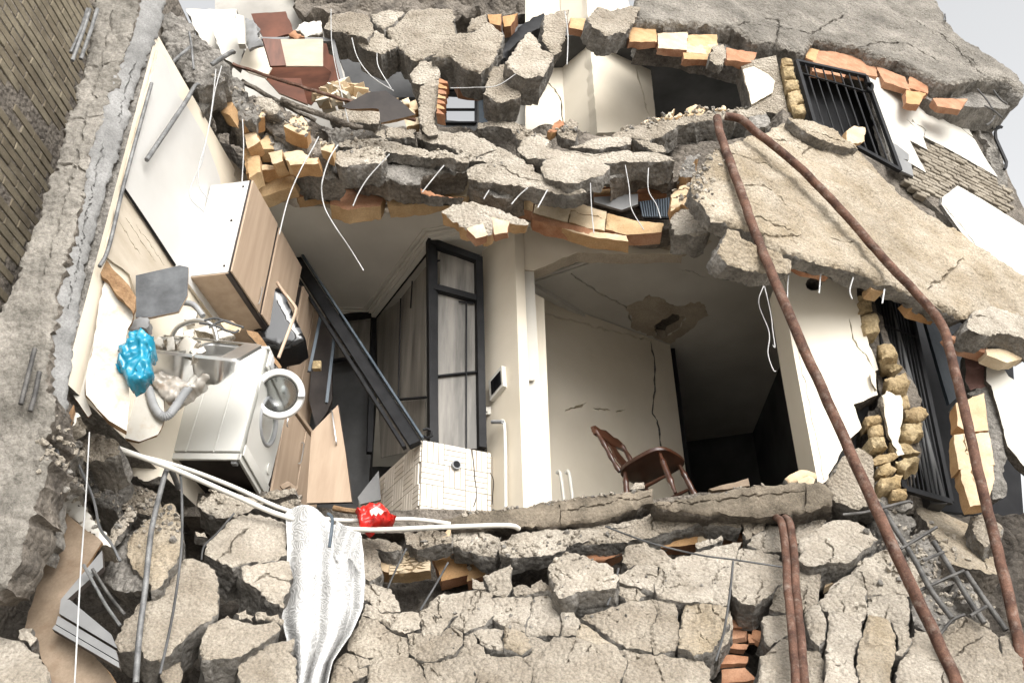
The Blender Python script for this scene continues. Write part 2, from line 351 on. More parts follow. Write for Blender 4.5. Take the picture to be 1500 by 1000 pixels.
def wallz(name, a, b, z0, z1, t, mats, **k):
    pl = vert(a, b); return panel(name, None, pl, t, mats, pts3=[Vector((*a,z0)), Vector((*b,z0)), Vector((*b,z1)), Vector((*a,z1))], **k)
#@@STRUCTURE
# ------------------------------------------------------------------ setting
bm = bmesh.new(); bmesh.ops.create_grid(bm, x_segments=2, y_segments=2, size=600); o = bmobj('ground', bm, asph); tag(o, None, None, kind='structure')
# planes of the wreck
LOW = Plane(P(750,760,6.55), (0,-1,.55)); LLOW = Plane(P(330,760,5.95), (.22,-1,.42))
UP = Plane(P(700,260,6.35), (0,-1,.3)); RDIR = Vector((.866,.5,0))
RS = Plane(P(1180,290,6.1), (.42,-.87,.2)); RT = Plane(P(1100,90,6.75), (.28,-.95,.28)); TOP = Plane(P(650,100,6.7), (0,-1,.2))
RW = Plane(P(1185,140,7.0), (.5,-.866,0)); RW2 = Plane(P(1290,480,6.75), (.5,-.866,0))
# kitchen side wall, runs straight back from the torn front
KA, KB = (-2.56,4.86), (-1.98,8.75)
wallz('kitchen_wall', KA, KB, 4.55, 7.52, .2, [paint, core], label='cream kitchen side wall running back from the torn front', cat='wall')
KW = vert(KA, KB)
wallz('kitchen_back_wall', (-2.1,8.6), (-1.38,8.6), 4.5, 7.46, .15, [paint_k], label='sooty back wall of the kitchen behind the fallen black frame', cat='wall')
# ceiling over both rooms, front edge torn
cf = [(-2.6,5.95),(-2.25,6.5),(-1.9,6.75),(-1.5,6.72),(-1.1,6.85),(-.8,6.7),(-.4,6.85),(0,6.9),(.4,6.95),(.8,6.85),(1.2,6.8),(1.6,6.95),(2.0,6.9),(2.5,6.9),(3.1,7.1)]
CE = Plane((0,0,ZC), (0,0,-1))
panel('ceiling', None, CE, .12, [ceilm, ceilr], pts3=[Vector((x,y,ZC)) for x,y in cf]+[Vector((3.1,12,ZC)), Vector((-2.6,12,ZC))], jit=.05, step=.09,
      holes=[z('G', [(760,460),(840,410),(895,425),(870,470),(810,515),(770,510)])],
      cracks=[z('G',[(580,145),(700,120),(860,60)]), z('G',[(870,220),(930,230),(960,250)]), z('G',[(300,170),(520,320),(640,380),(660,440)])], label='dirty cream apartment ceiling with broken plaster and a hole', cat='ceiling')
# bare plaster patches on the ceiling
for i, q in enumerate([z('G',[(480,150),(620,100),(860,60),(1010,100),(930,150),(760,190),(690,190),(680,160),(500,170)]), z('G',[(640,380),(740,330),(860,380),(960,360),(990,410),(930,470),(890,500),(830,540),(780,520),(660,470),(665,430)]),
                       z('B',[(180,880),(300,820),(480,900),(540,940),(560,900),(700,890),(760,850),(640,800),(300,780),(180,800)])]):
    panel('bare_plaster_patch', q, CE, .006, [ceilr], jit=.05, lift=.005 if i else .004, step=.03, holes=[z('G', [(760,460),(840,410),(895,425),(870,470),(810,515),(770,510)])] if i == 1 else [], label=['rough brown ceiling patch above the chair room', 'ragged plaster scar around the ceiling hole', 'torn brown ceiling edge over the kitchen'][i], cat='plaster')
# cornice mouldings: stepped strips under the ceiling
def cornice(name, path, widths, label):
    e = empty(name, path[0], label, 'cornice'); pts = [Vector((p.x,p.y,0)) for p in path]
    def offs(w):
        o = []
        for i, p in enumerate(pts):
            ds = []
            if i: ds.append((p-pts[i-1]).normalized())
            if i < len(pts)-1: ds.append((pts[i+1]-p).normalized())
            ns = [Vector((d.y,-d.x,0)) for d in ds]; m = sum(ns, Vector()).normalized(); o.append(p+m*w/max(.3, m.dot(ns[0])))
        return o
    for k, (w0, w1, dz) in enumerate(widths):
        a, b = offs(w0), offs(w1); bm = bmesh.new()
        for i in range(len(pts)-1):
            q = [a[i], a[i+1], b[i+1], b[i]]
            lo = [bm.verts.new((v.x,v.y,ZC-dz)) for v in q]; hi = [bm.verts.new((v.x,v.y,ZC+.02)) for v in q]
            bm.faces.new(lo[::-1]); bm.faces.new(hi)
            for j in range(4): bm.faces.new((lo[j], lo[(j+1)%4], hi[(j+1)%4], hi[j]))
        bmobj('moulding_step', bm, ceilm, e, world=True, smooth=0)
cz = [(0,.05,.055),(.051,.085,.04),(.086,.11,.022),(.13,.15,.012)]
cornice('kitchen_cornice', [PZ(470,462,ZC), PZ(548,462,ZC), PZ(637,348,ZC), PZ(735,333,ZC)], cz, 'stepped plaster cornice above the black glazed partition')
cornice('room_cornice', [PZ(905,488,ZC), PZ(782,412,ZC), PZ(900,372,ZC)][::1], cz, 'cracked plaster cornice above the chair room wall')
# floor
fl = [(-1.75,6.85),(-1.2,7.0),(-.6,7.0),(0,7.1),(.6,7.0),(1.2,6.85),(1.7,6.75),(2.2,6.7),(3.1,6.9)]
panel('floor', None, Plane((0,0,ZF), (0,0,1)), .18, [terr, coreb], pts3=[Vector((x,y,ZF)) for x,y in fl]+[Vector((3.1,12,ZF)), Vector((-2.4,12,ZF)), Vector((-2.4,6.62,ZF)), Vector((-1.8,6.62,ZF))], jit=.03, step=.08, label='broken apartment floor slab under the wooden chair', cat='floor')
def crackhole(pl_, w=1.1):
    rng = random.Random(len(pl_)*7+int(pl_[0][0])); pts = []
    for (x0,y0),(x1,y1) in zip(pl_, pl_[1:]):
        for k in range(5): t = k/5; pts.append((x0+(x1-x0)*t+rng.uniform(-1.3,1.3), y0+(y1-y0)*t))
    pts.append(pl_[-1]); n_ = len(pts); L_ = []; R_ = []
    for i, (x, y) in enumerate(pts):
        k = w*(.35+.8*rng.random())*min(1, i/3+.25, (n_-1-i)/3+.25); L_.append((x-k, y)); R_.append((x+k, y))
    return L_+R_[::-1]
# walls of the room with the chair, and the dark room behind
cw = [(.27,8.17),(1.72,9.13)]
panel('chair_room_wall', None, vert(*cw), .14, [paint, core], pts3=[Vector((*cw[0],4.5)), Vector((*cw[1],4.5)), Vector((*cw[1],7.44)), Vector((*cw[0],7.44))], step=.04,
      holes=[crackhole(z('G',[(745,530),(760,600),(765,720),(750,830),(775,880),(790,1000),(800,1080)]), 1.3)], cracks=[z('G',[(290,410),(450,450),(600,490),(740,522)]), z('K',[(560,0),(600,60)]), z('G',[(380,825),(430,810),(460,795)]), z('G',[(505,820),(560,822)]), z('G',[(600,830),(625,825)])], crackw=.012, crackd=.05,
      label='cream wall with a long vertical crack behind the wooden chair', cat='wall')
wallz('dark_room_wall', (1.73,9.2), (1.9,12.2), 4.5, 7.44, .05, [void], label='wall coloured black as shade beyond the cracked cream wall', cat='wall')  # black colour stands in for the unlit room
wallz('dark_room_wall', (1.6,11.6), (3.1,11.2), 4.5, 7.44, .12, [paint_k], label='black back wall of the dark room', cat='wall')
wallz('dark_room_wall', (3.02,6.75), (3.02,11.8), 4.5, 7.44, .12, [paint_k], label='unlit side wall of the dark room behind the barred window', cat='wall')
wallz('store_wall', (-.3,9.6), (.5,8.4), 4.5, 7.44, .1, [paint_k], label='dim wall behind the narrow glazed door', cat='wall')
# pillar group
def px_prism(name, pxs, Y, t, mats, **k): return panel(name, pxs, front(Y), t, mats, **k)
px_prism('pillar', [(752,392),(782,396),(800,742),(766,752)], 7.12, .3, [paint_w], label='narrow cream lit pillar beside the chair room', cat='pillar')
px_prism('door_jamb', [(783,430),(797,437),(809,742),(799,742)], 7.32, .35, [paint], label='slim wall step right behind the lit pillar', cat='wall')
pw = [(-.22,7.38),(.02,7.05)]
panel('pillar_side_wall', [(706,368),(753,330),(767,752),(716,760)], vert(*pw), .1, [paint], cracks=[], label='shaded cream wall with the meter box beside the pillar', cat='wall')
panel('door_lintel', [(752,322),(900,345),(1000,372),(898,372),(846,370),(782,396),(752,392)], front(7.1), .14, [paint, ceilr], jit=.015, label='cream lintel beam above the pillar under the torn slab', cat='beam')
# jamb wall on the right with torn edge
panel('window_pier_wall', [(1146,392),(1200,385),(1252,398),(1258,440),(1262,475),(1272,500),(1282,525),(1287,541),(1276,546),(1286,578),(1250,592),(1262,626),(1242,645),(1218,688),(1207,702),(1200,660),(1170,515),(1154,440)], front(6.5), .16, [paint_b, coreb], jit=.018, step=.04,
      holes=[[(1192+12*math.cos(a), 416+10*math.sin(a)) for a in [k*math.pi/5 for k in range(10)]]], cracks=[z('H',[(720,440),(735,520),(790,590),(815,635)])], crackw=.006, label='bright white pier wall with a round hole and torn edge', cat='wall')
panel('pier_reveal', [(1142,398),(1170,396),(1190,515),(1212,650),(1214,702),(1199,712),(1163,520)], front(6.506), .4, [paint_b], label='white reveal strip along the edge of the pier wall', cat='wall')
panel('pier_backing', [(1140,380),(1262,405),(1300,560),(1290,730),(1210,730)], front(6.9), .1, [paint_k], label='dark wall behind the torn pier', cat='wall')
# upper storey
panel('upper_floor', None, Plane((0,0,ZU), (0,0,1)), .4, [core, coreb], pts3=[Vector(p) for p in [(-2.9,6.2,ZU),(-2.0,6.85,ZU),(-.5,6.85,ZU),(1,6.7,ZU),(2.2,6.5,ZU),(4.2,7.6,ZU),(4.4,12,ZU),(-2.9,12,ZU)]], jit=.06, step=.1, label='upper storey floor slab above the open rooms', cat='floor')
panel('upper_room_wall', z('C',[(205,-60),(375,-60),(375,565),(205,580)]), front(7.75), .12, [paint], step=.04, holes=[crackhole(z('C',[(275,325),(330,385),(362,440),(364,540)]), 1.2)], label='cream upper storey wall with a forked crack', cat='wall')
panel('upper_void_wall', [(745,20),(985,20),(985,215),(745,215)], front(8.9), .05, [void], label='wall coloured black as if unlit behind the cracked upper storey walls', cat='wall')  # black backing so the cracks in front look deep and shaded
panel('upper_room_corner', z('C',[(355,-60),(465,-60),(520,570),(375,575)]), vert((.6,7.78),(.95,7.4)), .12, [paint], label='shaded cream corner wall in the upper storey', cat='wall')
panel('upper_room_wall', z('C',[(464,-60),(640,-20),(700,180),(745,300),(770,540),(640,570),(515,572)]), vert((.94,7.4),(2.2,8.15)), .12, [paint], jit=.01, step=.04, holes=[crackhole(z('C',[(680,270),(700,370),(720,440),(738,500)]), 1.2)], label='cream upper storey wall ending at the dark opening', cat='wall')
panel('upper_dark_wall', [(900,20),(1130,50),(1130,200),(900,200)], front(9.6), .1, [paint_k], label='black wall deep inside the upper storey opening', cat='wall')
panel('upper_post', z('C',[(1130,270),(1285,240),(1340,500),(1180,470)]), front(6.95), .25, [cement, core], label='cement post between the dark opening and the barred window', cat='post')
panel('plaster_flake', z('C',[(1142,300),(1190,288),(1250,320),(1280,350),(1270,400),(1200,440),(1180,450)]), front(6.92), .02, [paint], jit=.01, label='rounded flake of cream plaster on the upper post', cat='plaster')
panel('upper_white_wall', z('A',[(800,40),(1020,40),(1010,200),(990,280),(940,240),(870,180)]), front(6.9), .1, [paint_w, core], jit=.02, label='white wall remnant behind the broken beam end', cat='wall')
panel('upper_white_wall', z('B',[(0,60),(70,60),(110,210),(90,290),(20,250),(-20,150)]), front(6.75), .08, [paint_w, core], jit=.015, label='white wall strip beside the mahogany cabinet', cat='wall')
# upper back wall with two windows open to the sky
ubw = front(9.2)
uh = [[(548,112),(600,104),(632,104),(632,140),(590,140),(560,150)], [(652,132),(697,134),(697,180),(654,176)]]
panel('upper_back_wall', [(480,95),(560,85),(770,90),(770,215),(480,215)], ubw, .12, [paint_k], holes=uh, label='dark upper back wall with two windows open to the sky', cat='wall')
for h, lab in ((uh[0], 'bright upper window left of the hanging concrete fragment'), (uh[1], 'bright upper window right of the hanging concrete fragment')):
    x0, x1 = min(p[0] for p in h), max(p[0] for p in h); y0, y1 = min(p[1] for p in h), max(p[1] for p in h)
    e = empty('window', ubw.at((x0+x1)/2, y1), lab, 'window')
    for a, b in (((x0,y0),(x0,y1)), ((x1,y0),(x1,y1)), ((x0,y0),(x1,y0)), ((x0,y1),(x1,y1)), ((x0,(y0*.4+y1*.6)),(x1,(y0*.4+y1*.6)))):
        tube('frame', [ubw.at(*a, .03), ubw.at(*b, .03)], .02, black, parent=e, n=4)
    panel('pane', [(x0,y0),(x1,y0),(x1,y1),(x0,y1)], ubw, .006, [gl0], parent=e, lift=-.04)
px_prism('door_leaf', z('B',[(1120,430),(1250,420),(1260,520),(1125,530)]), 8.2, .05, [bluegr], label='blue grey door leaf with a thin handle in the upper storey', cat='door')
px_prism('door_trim', z('B',[(1252,350),(1322,330),(1330,545),(1258,525)]), 8.0, .08, [paint_w], label='white door trim beside the blue grey door leaf', cat='trim')
# right hand facade that turns back
panel('facade_wall', z('D',[(800,320),(1000,380),(1290,460),(1330,560),(1405,760),(1500,960),(1500,1250),(1200,1000),(905,720)]), RW, .1, [coreb, core], jit=.03, label='bare masonry facade showing through the torn white tiles', cat='wall')
wt = tag(panel('tile_facing', z('D',[(790,325),(900,345),(960,430),(1060,440),(1250,475),(1272,530),(1235,560),(1300,675),(1360,765),(1230,690),(1140,640),(1035,588),(1055,645),(978,605),(1050,745),(985,705),(995,765),(905,720),(880,640),(840,500)]), RW, .03, [paint_w, core], lift=.035, jit=.006, step=.05,
    cracks=[z('D',[(1140,505),(1200,550),(1260,600),(1310,635)]), z('D',[(970,520),(1010,555)]), z('D',[(1040,590),(1045,560),(1000,530)])]), 'white facade facing with a stepped broken edge', 'wall')
panel('tile_facing', z('D',[(1120,850),(1185,800),(1300,865),(1420,940),(1500,990),(1500,1180),(1405,1200),(1300,1110),(1200,1000),(1115,880)]), RW, .03, [paint_w, core], lift=.04, jit=.012, step=.06, cracks=[z('D',[(1110,870),(1220,995),(1290,1100)])], label='white facing panel below the bare facade bricks', cat='wall')
for q in ([(905,615),(925,625),(975,665),(975,690),(930,680)], [(900,655),(985,705),(995,760),(905,718)]):
    panel('grey_tile', z('D', q), RW, .02, [greyl], lift=.05, parent=wt)
panel('sill_wall', z('D',[(430,470),(600,560),(905,722),(1200,1000),(1500,1250),(1500,1400),(1000,1000),(430,640)]), RW, .2, [coreb], lift=-.06, jit=.04, label='dark broken sill masonry under the upper barred window', cat='wall')
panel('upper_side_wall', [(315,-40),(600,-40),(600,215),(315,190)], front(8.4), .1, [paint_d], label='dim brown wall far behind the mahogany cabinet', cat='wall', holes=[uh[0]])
# bricks laid bare between the two facings
bme = bpy.data.meshes.new('brick'); bm = bmesh.new(); box(bm, (0,0,0), (.135,.07,.042), .006, seg=1); bm.to_mesh(bme); bm.free(); bme.materials.append(material('dusty_brick', (.22,.19,.15), (.36,.32,.26), 6, .95, .012, 40, speck=.4, dirt=.35, dirtc=(.1,.09,.07), c3=(.8,.78,.75))); bme.shade_smooth(); bme.set_sharp_from_angle(angle=.6)
region = np.array(z('D',[(985,705),(1050,745),(1000,620),(1055,640),(1060,600),(1230,690),(1360,765),(1410,810),(1410,930),(1300,865),(1185,800),(1120,850),(1040,860),(960,780)]))
from bpy_extras.object_utils import world_to_camera_view
def topix(p):
    q = RM.transposed() @ (p-CAMP); return (750+F*q.x/-q.z, 500-F*q.y/-q.z)
fw = [o for o in C.objects if o.name == 'facade_wall'][0]
bpy.context.view_layer.update()
o0 = RW.at(1340,240); rz = math.atan2(.5,.866); nb = 0
for j in range(-22, 22):
    for i in range(-12, 14):
        p = o0 + RDIR*((i+(.5 if j%2 else 0))*.145) + Vector((0,0,j*.052))
        if inside(region, np.array([topix(p)]))[0] and nb < 220:
            b = link('brick', bme, None, fw); b.matrix_parent_inverse = fw.matrix_world.inverted()
            b.location = p - RW.n*(.02-RNG.uniform(0,.02)); b.rotation_euler = (RNG.uniform(-.03,.03), RNG.uniform(-.03,.03), rz+RNG.uniform(-.04,.04)); nb += 1
# neighbour's brick wall left of the column
nw = wallz('neighbour_wall', (-3.86,2.6), (-3.42,7.6), 0, 10.5, .2, [coreb], label='dark brick wall of the neighbouring building beside the column', cat='wall')
bpy.context.view_layer.update()
NWp = vert((-3.86,2.6), (-3.42,7.6)); nd = Vector((.44,5.0,0)).normalized(); rz2 = math.atan2(nd.y, nd.x)
bm2 = bpy.data.meshes.new('brick'); bm = bmesh.new(); box(bm, (0,0,0), (.278,.06,.072), .006, seg=1); bm.to_mesh(bm2); bm.free(); bm2.materials.append(dbrick); bm2.shade_smooth(); bm2.set_sharp_from_angle(angle=.6)
gap = np.array([(0,90),(60,130),(100,140),(110,170),(60,165),(0,140)]); vis = np.array([(-20,-20),(150,-20),(130,90),(90,235),(55,335),(-20,480)]); nb = 0
for j in range(-20, 60):
    for i in range(0, 9):
        p = Vector((-3.719,4.2,4.0)) + nd*(.4+(i+(.5 if j%2 else 0))*.285) + Vector((0,0,j*.084))
        q = topix(p)
        if inside(vis, np.array([q]))[0] and nb < 290:
            if 112 < q[1]-q[0]*.9 < 160 and RNG.random() < .85: continue
            if q[1]-q[0]*.9 > 160 and RNG.random() < .18: continue
            b = link('brick', bm2, None, nw); b.matrix_parent_inverse = nw.matrix_world.inverted()
            b.location = p + NWp.n*RNG.uniform(-.027,-.021); b.rotation_euler = (RNG.uniform(-.02,.02), 0, rz2+RNG.uniform(-.02,.02)); nb += 1
# leaning concrete column on the left
ce = empty('concrete_column', P(60,700,4.7), 'tall rough concrete column at the end of the kitchen wall', 'column')
chunk('front_face', [(145,-40),(125,90),(85,230),(50,330),(15,420),(-40,520),(-60,880),(10,860),(40,780),(62,700),(78,600),(66,540),(85,420),(110,330),(140,200),(195,40),(212,-40)], front(4.72), .3, [colm, coreb], ce, step=.018, amp=.012, jit=.04, rnd=.02, side=.03, taper=.02,
      cracks=[[(165,20),(150,80),(125,170),(110,240),(85,320),(65,400)], [(110,100),(140,98),(165,90)], [(85,180),(125,175),(150,165)], [(60,235),(100,240),(125,250)]], crackw=.014, crackd=.02, lowf=3)
chunk('side_face', [(212,-40),(195,40),(140,200),(110,330),(85,420),(66,540),(80,600),(70,640),(100,610),(102,560),(122,420),(150,300),(182,200),(206,110),(236,40),(252,-40)], vert((-2.7,4.72),(-2.47,4.93)), .22, [colg, coreb], ce, step=.022, amp=.01, jit=.03, rnd=.02, side=.02, taper=.02,
      cracks=[[(200,90),(185,130),(175,180)], [(150,210),(140,260),(125,320)], [(130,300),(118,380),(100,450)]], crackw=.006, crackd=.015)
# backing behind the broken lower face, coloured dark as crevice shade
chunk('rubble_mass', [(60,640),(150,650),(420,740),(560,770),(1210,735),(1330,745),(1750,760),(1750,1200),(-200,1200),(-200,900),(40,880)], LOW, .5, [gap_shade, gap_shade], step=.06, amp=.07, jit=.06, lift=-.46, lowf=3, label='dark packed rubble behind the broken concrete pieces', cat='rubble', kind='stuff')
# ------------------------------------------------------------------ broken concrete of the lower front
def rt(s=.09): return (RNG.uniform(-s,s), 0, RNG.uniform(-s,s))
def piece(parent, v, poly, plane, t=.2, mats=None, lift=0, cracks=(), tl=.06, grow=1.2, **k):
    k.setdefault('jit', .022); q = z(v, poly); cx = sum(a for a,_ in q)/len(q); cy = sum(b for _,b in q)/len(q)
    q = [(cx+(a-cx)*(1+grow/max(6,math.hypot(a-cx,b-cy))), cy+(b-cy)*(1+grow/max(6,math.hypot(a-cx,b-cy)))) for a, b in q]
    cracks = list(cracks); ex = max(a for a,_ in q)-min(a for a,_ in q)
    zc = [z(c[0], c[1]) for c in cracks]
    for _ in range(0 if ex < 34 else (1 if ex < 60 else 3)):
        a = RNG.choice(q); p_ = [a]; ang = math.atan2(cy-a[1], cx-a[0])+RNG.uniform(-.5,.5)
        for _s in range(RNG.randint(3,7)): ang += RNG.uniform(-.7,.7); p_.append((p_[-1][0]+6*math.cos(ang), p_[-1][1]+6*math.sin(ang)))
        zc.append(p_)
    return chunk('cement_piece', q, plane.tilt(cx, cy, rt(tl), lift+RNG.uniform(-.012,.02)), t, mats, parent, cracks=zc, crackw=.006, crackd=.03, step=.02, **k)
def loose(v, poly, plane, label, t=.25, mats=None, lift=0, dn=None, cracks=(), name='concrete_chunk', cat='concrete chunk', group=None, **k):
    q = z(v, poly); cx = sum(a for a,_ in q)/len(q); cy = sum(b for _,b in q)/len(q)
    k.setdefault('step', .022)
    return chunk(name, q, plane.tilt(cx, cy, dn or rt(), lift), t, mats, None, label, cat, group, cracks=[z(c[0], c[1]) for c in cracks], **k)
# left pile: loose chunks
G1 = 'loose concrete chunks left of the lace cloth'
loose('I', [(640,290),(700,230),(740,220),(780,290),(785,440),(740,500),(700,580),(650,600),(610,540),(560,480),(550,400),(590,330)], LLOW, 'ochre tinted slab fragment standing behind the bent grey bar', .3, [cement_y, core], .12, (-.1,0,0), group=G1)
loose('I', [(440,510),(470,440),(520,380),(560,350),(585,330),(552,400),(562,480),(615,545),(610,602),(500,600),(440,560)], LLOW, 'dark broken end of the ochre slab fragment', .25, [core, core], .02, (-.5,0,-.1), group=G1)
loose('I', [(785,470),(830,460),(900,490),(940,560),(945,690),(880,740),(800,800),(740,870),(690,905),(620,890),(595,840),(610,740),(640,640),(700,600),(750,520)], LLOW, 'largest upright concrete chunk left of the lace cloth', .28, [cement, core], .06, (.05,0,.05), group=G1)
loose('I', [(500,800),(540,720),(600,650),(640,640),(612,740),(595,850),(520,865),(490,840)], LLOW, 'narrow concrete chunk wedged below the grey planks', .25, [cement, core], .02, (-.2,0,0), group=G1)
loose('I', [(890,400),(940,340),(1020,280),(1120,270),(1240,320),(1245,440),(1150,470),(1060,480),(1000,500),(930,470),(880,440)], LLOW, 'broad flat concrete chunk under the white pipes', .3, [cement_w, core], .0, (.05,0,.1), cracks=[('I',[(940,470),(1010,380),(1080,330)])], group=G1)
loose('I', [(1040,500),(1120,475),(1250,470),(1250,600),(1225,670),(1160,640),(1100,580),(1060,560)], LLOW, 'pale split concrete chunk touching the lace cloth', .3, [cement_w, core], .02, (.1,0,.05), cracks=[('I',[(1100,560),(1150,530),(1230,560)])], group=G1)
loose('I', [(900,740),(980,700),(1060,730),(1180,730),(1210,760),(1120,830),(1040,880),(960,890),(870,895),(860,840)], LLOW, 'rounded grey concrete chunk below the pale split chunk', .3, [cement, core], .05, (0,0,.15), group=G1)
loose('I', [(1030,910),(1100,850),(1190,820),(1270,800),(1280,1060),(1020,1060)], LLOW, 'grey concrete chunk at the foot of the lace cloth', .3, [cement, core], .0, (.05,0,.05), group=G1)
loose('I', [(700,920),(740,880),(780,900),(790,1060),(690,1060)], LLOW, 'small grey chunk at the base of the largest upright chunk', .25, [cement, core], -.05, group=G1)
for q in ([(1018,690),(1060,675),(1098,700),(1090,727),(1030,718)], [(1100,700),(1125,690),(1150,705),(1140,730),(1105,725)], [(1150,705),(1200,700),(1225,720),(1215,745),(1160,730)], [(840,340),(880,345),(895,370),(850,365)]):
    loose('I', q, LLOW, 'small grey stone lodged between the big chunks', .08, [cement, core], .02, name='stone', cat='stone', group='small stones left of the lace cloth', rnd=.015)
loose('I', [(500,190),(560,130),(680,180),(700,240),(640,270),(590,260),(520,240)], LLOW, 'low grey mortar lump above the ochre slab fragment', .3, [cement, core], -.1, group=G1)
loose('I', [(860,210),(920,170),(1080,200),(1140,220),(1070,260),(960,285),(870,255)], LLOW, 'flat pale slab lump under the washing machine', .22, [cement_w, core], -.12, group=G1)
loose('I', [(1110,200),(1160,170),(1280,190),(1310,230),(1240,250),(1140,225)], LLOW, 'crumbled slab edge below the tan lower cabinet', .2, [cement, core], -.25, group=G1)
loose('I', [(340,130),(350,60),(440,0),(520,60),(560,120),(500,190),(490,250),(400,210)], LLOW, 'rough grey mortar mass beside the white plaster block', .3, [core, core], -.05, (-.3,0,0), group=G1, amp=.03)
loose('I', [(250,40),(330,-10),(420,-20),(345,60),(330,130),(270,90)], LLOW, 'grey mortar lump at the foot of the stained board', .3, [core, core], -.05, (-.3,0,0), group=G1, amp=.03)
loose('I', [(180,120),(270,80),(330,140),(335,200),(440,330),(490,400),(430,390),(340,300),(250,240),(175,215)], LLOW, 'white plaster block broken beside the brown board', .16, [paint_w, cement_w], .12, (-.3,0,.1), name='plaster_block', cat='plaster', amp=.02)
loose('I', [(440,420),(480,330),(560,235),(590,250),(540,330),(490,400),(465,440)], LLOW, 'thin grey slab shard leaning on the ochre fragment', .06, [cement_w, core], .12, (-.2,0,0), group=G1)
loose('I', [(562,60),(640,35),(720,60),(700,110),(620,125),(575,105)], LLOW, 'smooth pale plaster slab under the machine corner', .06, [paint, core], -.02, name='plaster_block', cat='plaster')
loose('I', [(40,800),(150,860),(215,950),(230,1060),(-60,1060),(-60,760)], LLOW, 'pale concrete lump at the column foot', .3, [cement_w, core], .3, (-.1,0,.1), group=G1)
loose('I', [(80,770),(140,760),(160,800),(130,840),(85,815)], LLOW, 'chalky stone on the pale lump', .12, [cement_w, core], .3, name='stone', cat='stone')
for q, m, dn_, Y, lab in [([(60,20),(130,-30),(190,0),(200,60),(150,110),(80,90)], [core, core], (-.2,0,0), 5.0, 'rough mortar lump at the column foot beside the ribbed bar'), ([(190,-20),(260,-60),(340,-40),(330,30),(260,60),(200,50)], [cement, core], (.2,0,.1), 5.1, 'grey broken lump under the leaning boards'), ([(330,-50),(400,-90),(470,-60),(520,10),(440,30),(350,20)], [cement, core], (0,0,.2), 5.25, 'flat grey lump behind the white pipe end'), ([(70,110),(150,120),(185,200),(170,330),(100,420),(40,400),(20,200)], [colm, core], (-.1,0,0), 4.95, 'rough grey mass below the concrete column')]:
    loose('I', q, front(Y), lab, .3, m, 0, dn_, group=G1, amp=.03, jit=.05)
# boards and planks on the left
bb = panel('brown_board', z('I',[(232,230),(440,392),(300,620),(285,700),(420,900),(500,1000),(480,1060),(230,1060),(200,930),(108,760),(190,480),(225,290)]), LLOW.tilt(90,850,(-.25,0,-.1),.22), .025, [board, chip], jit=.012, label='stained brown board standing against the column foot', cat='board')
sh = empty('broken_shelf', P(110,910,5.1), 'grey slatted shelf broken across the brown board', 'shelf')
SP = LLOW.tilt(110,900,(-.3,0,0),.34)
for q in ([(262,640),(440,428),(445,500),(290,640)], [(262,640),(300,640),(480,790),(505,850),(255,700)], [(250,710),(500,860),(512,905),(240,745)], [(238,748),(512,910),(515,935),(225,765)]):
    panel('plank', z('I', q), SP, .03, [greyl, lamd], sh)
pn = panel('leaning_board', z('E',[(440,300),(470,240),(560,340),(575,420),(545,500),(530,600),(545,700),(560,790),(545,915),(470,870),(370,760),(368,690),(400,560),(415,440)]), Plane(P(160,500,4.98), (.35,-1,.05)), .03, [boardw, chip], jit=.012, label='water stained white panel leaning beside the sink', cat='panel')
panel('pale_board', z('E',[(390,290),(440,270),(450,300),(420,440),(400,560),(368,690),(365,760),(395,840),(380,855),(285,710),(300,640),(330,540),(360,400)]), Plane(P(130,500,5.02), (.35,-1,.0)), .03, [paint_w, clay_r], jit=.012, label='pale panel with a red clay edge wedged against the column', cat='panel')
panel('swollen_board', z('E',[(430,200),(450,170),(520,250),(570,310),(585,340),(575,410),(545,370),(480,290),(440,250)]), Plane(P(170,420,4.95), (.35,-1,.2)), .03, [chip, chip], jit=.02, label='swollen brown chipboard end above the stained panel', cat='board')
panel('cabinet_side', z('E',[(545,915),(560,790),(560,720),(700,690),(710,860),(680,930),(600,960),(540,945),(470,930),(450,900)]), Plane(P(210,600,5.6), (.3,-1,.05)), .03, [boardw, chip], jit=.01, label='dull white cabinet side under the blue bag', cat='panel')
loose('E', [(145,970),(320,830),(345,845),(300,900),(190,990)], front(5.0), 'chipped white block below the leaning panels', .12, [paint_w, cement_w], 0, name='plaster_block', cat='plaster')
panel('splintered_board', z('E',[(262,900),(318,800),(318,830),(275,940),(255,960)]), front(4.95), .03, [chip], jit=.01, label='splintered brown stick board below the leaning panels', cat='board')
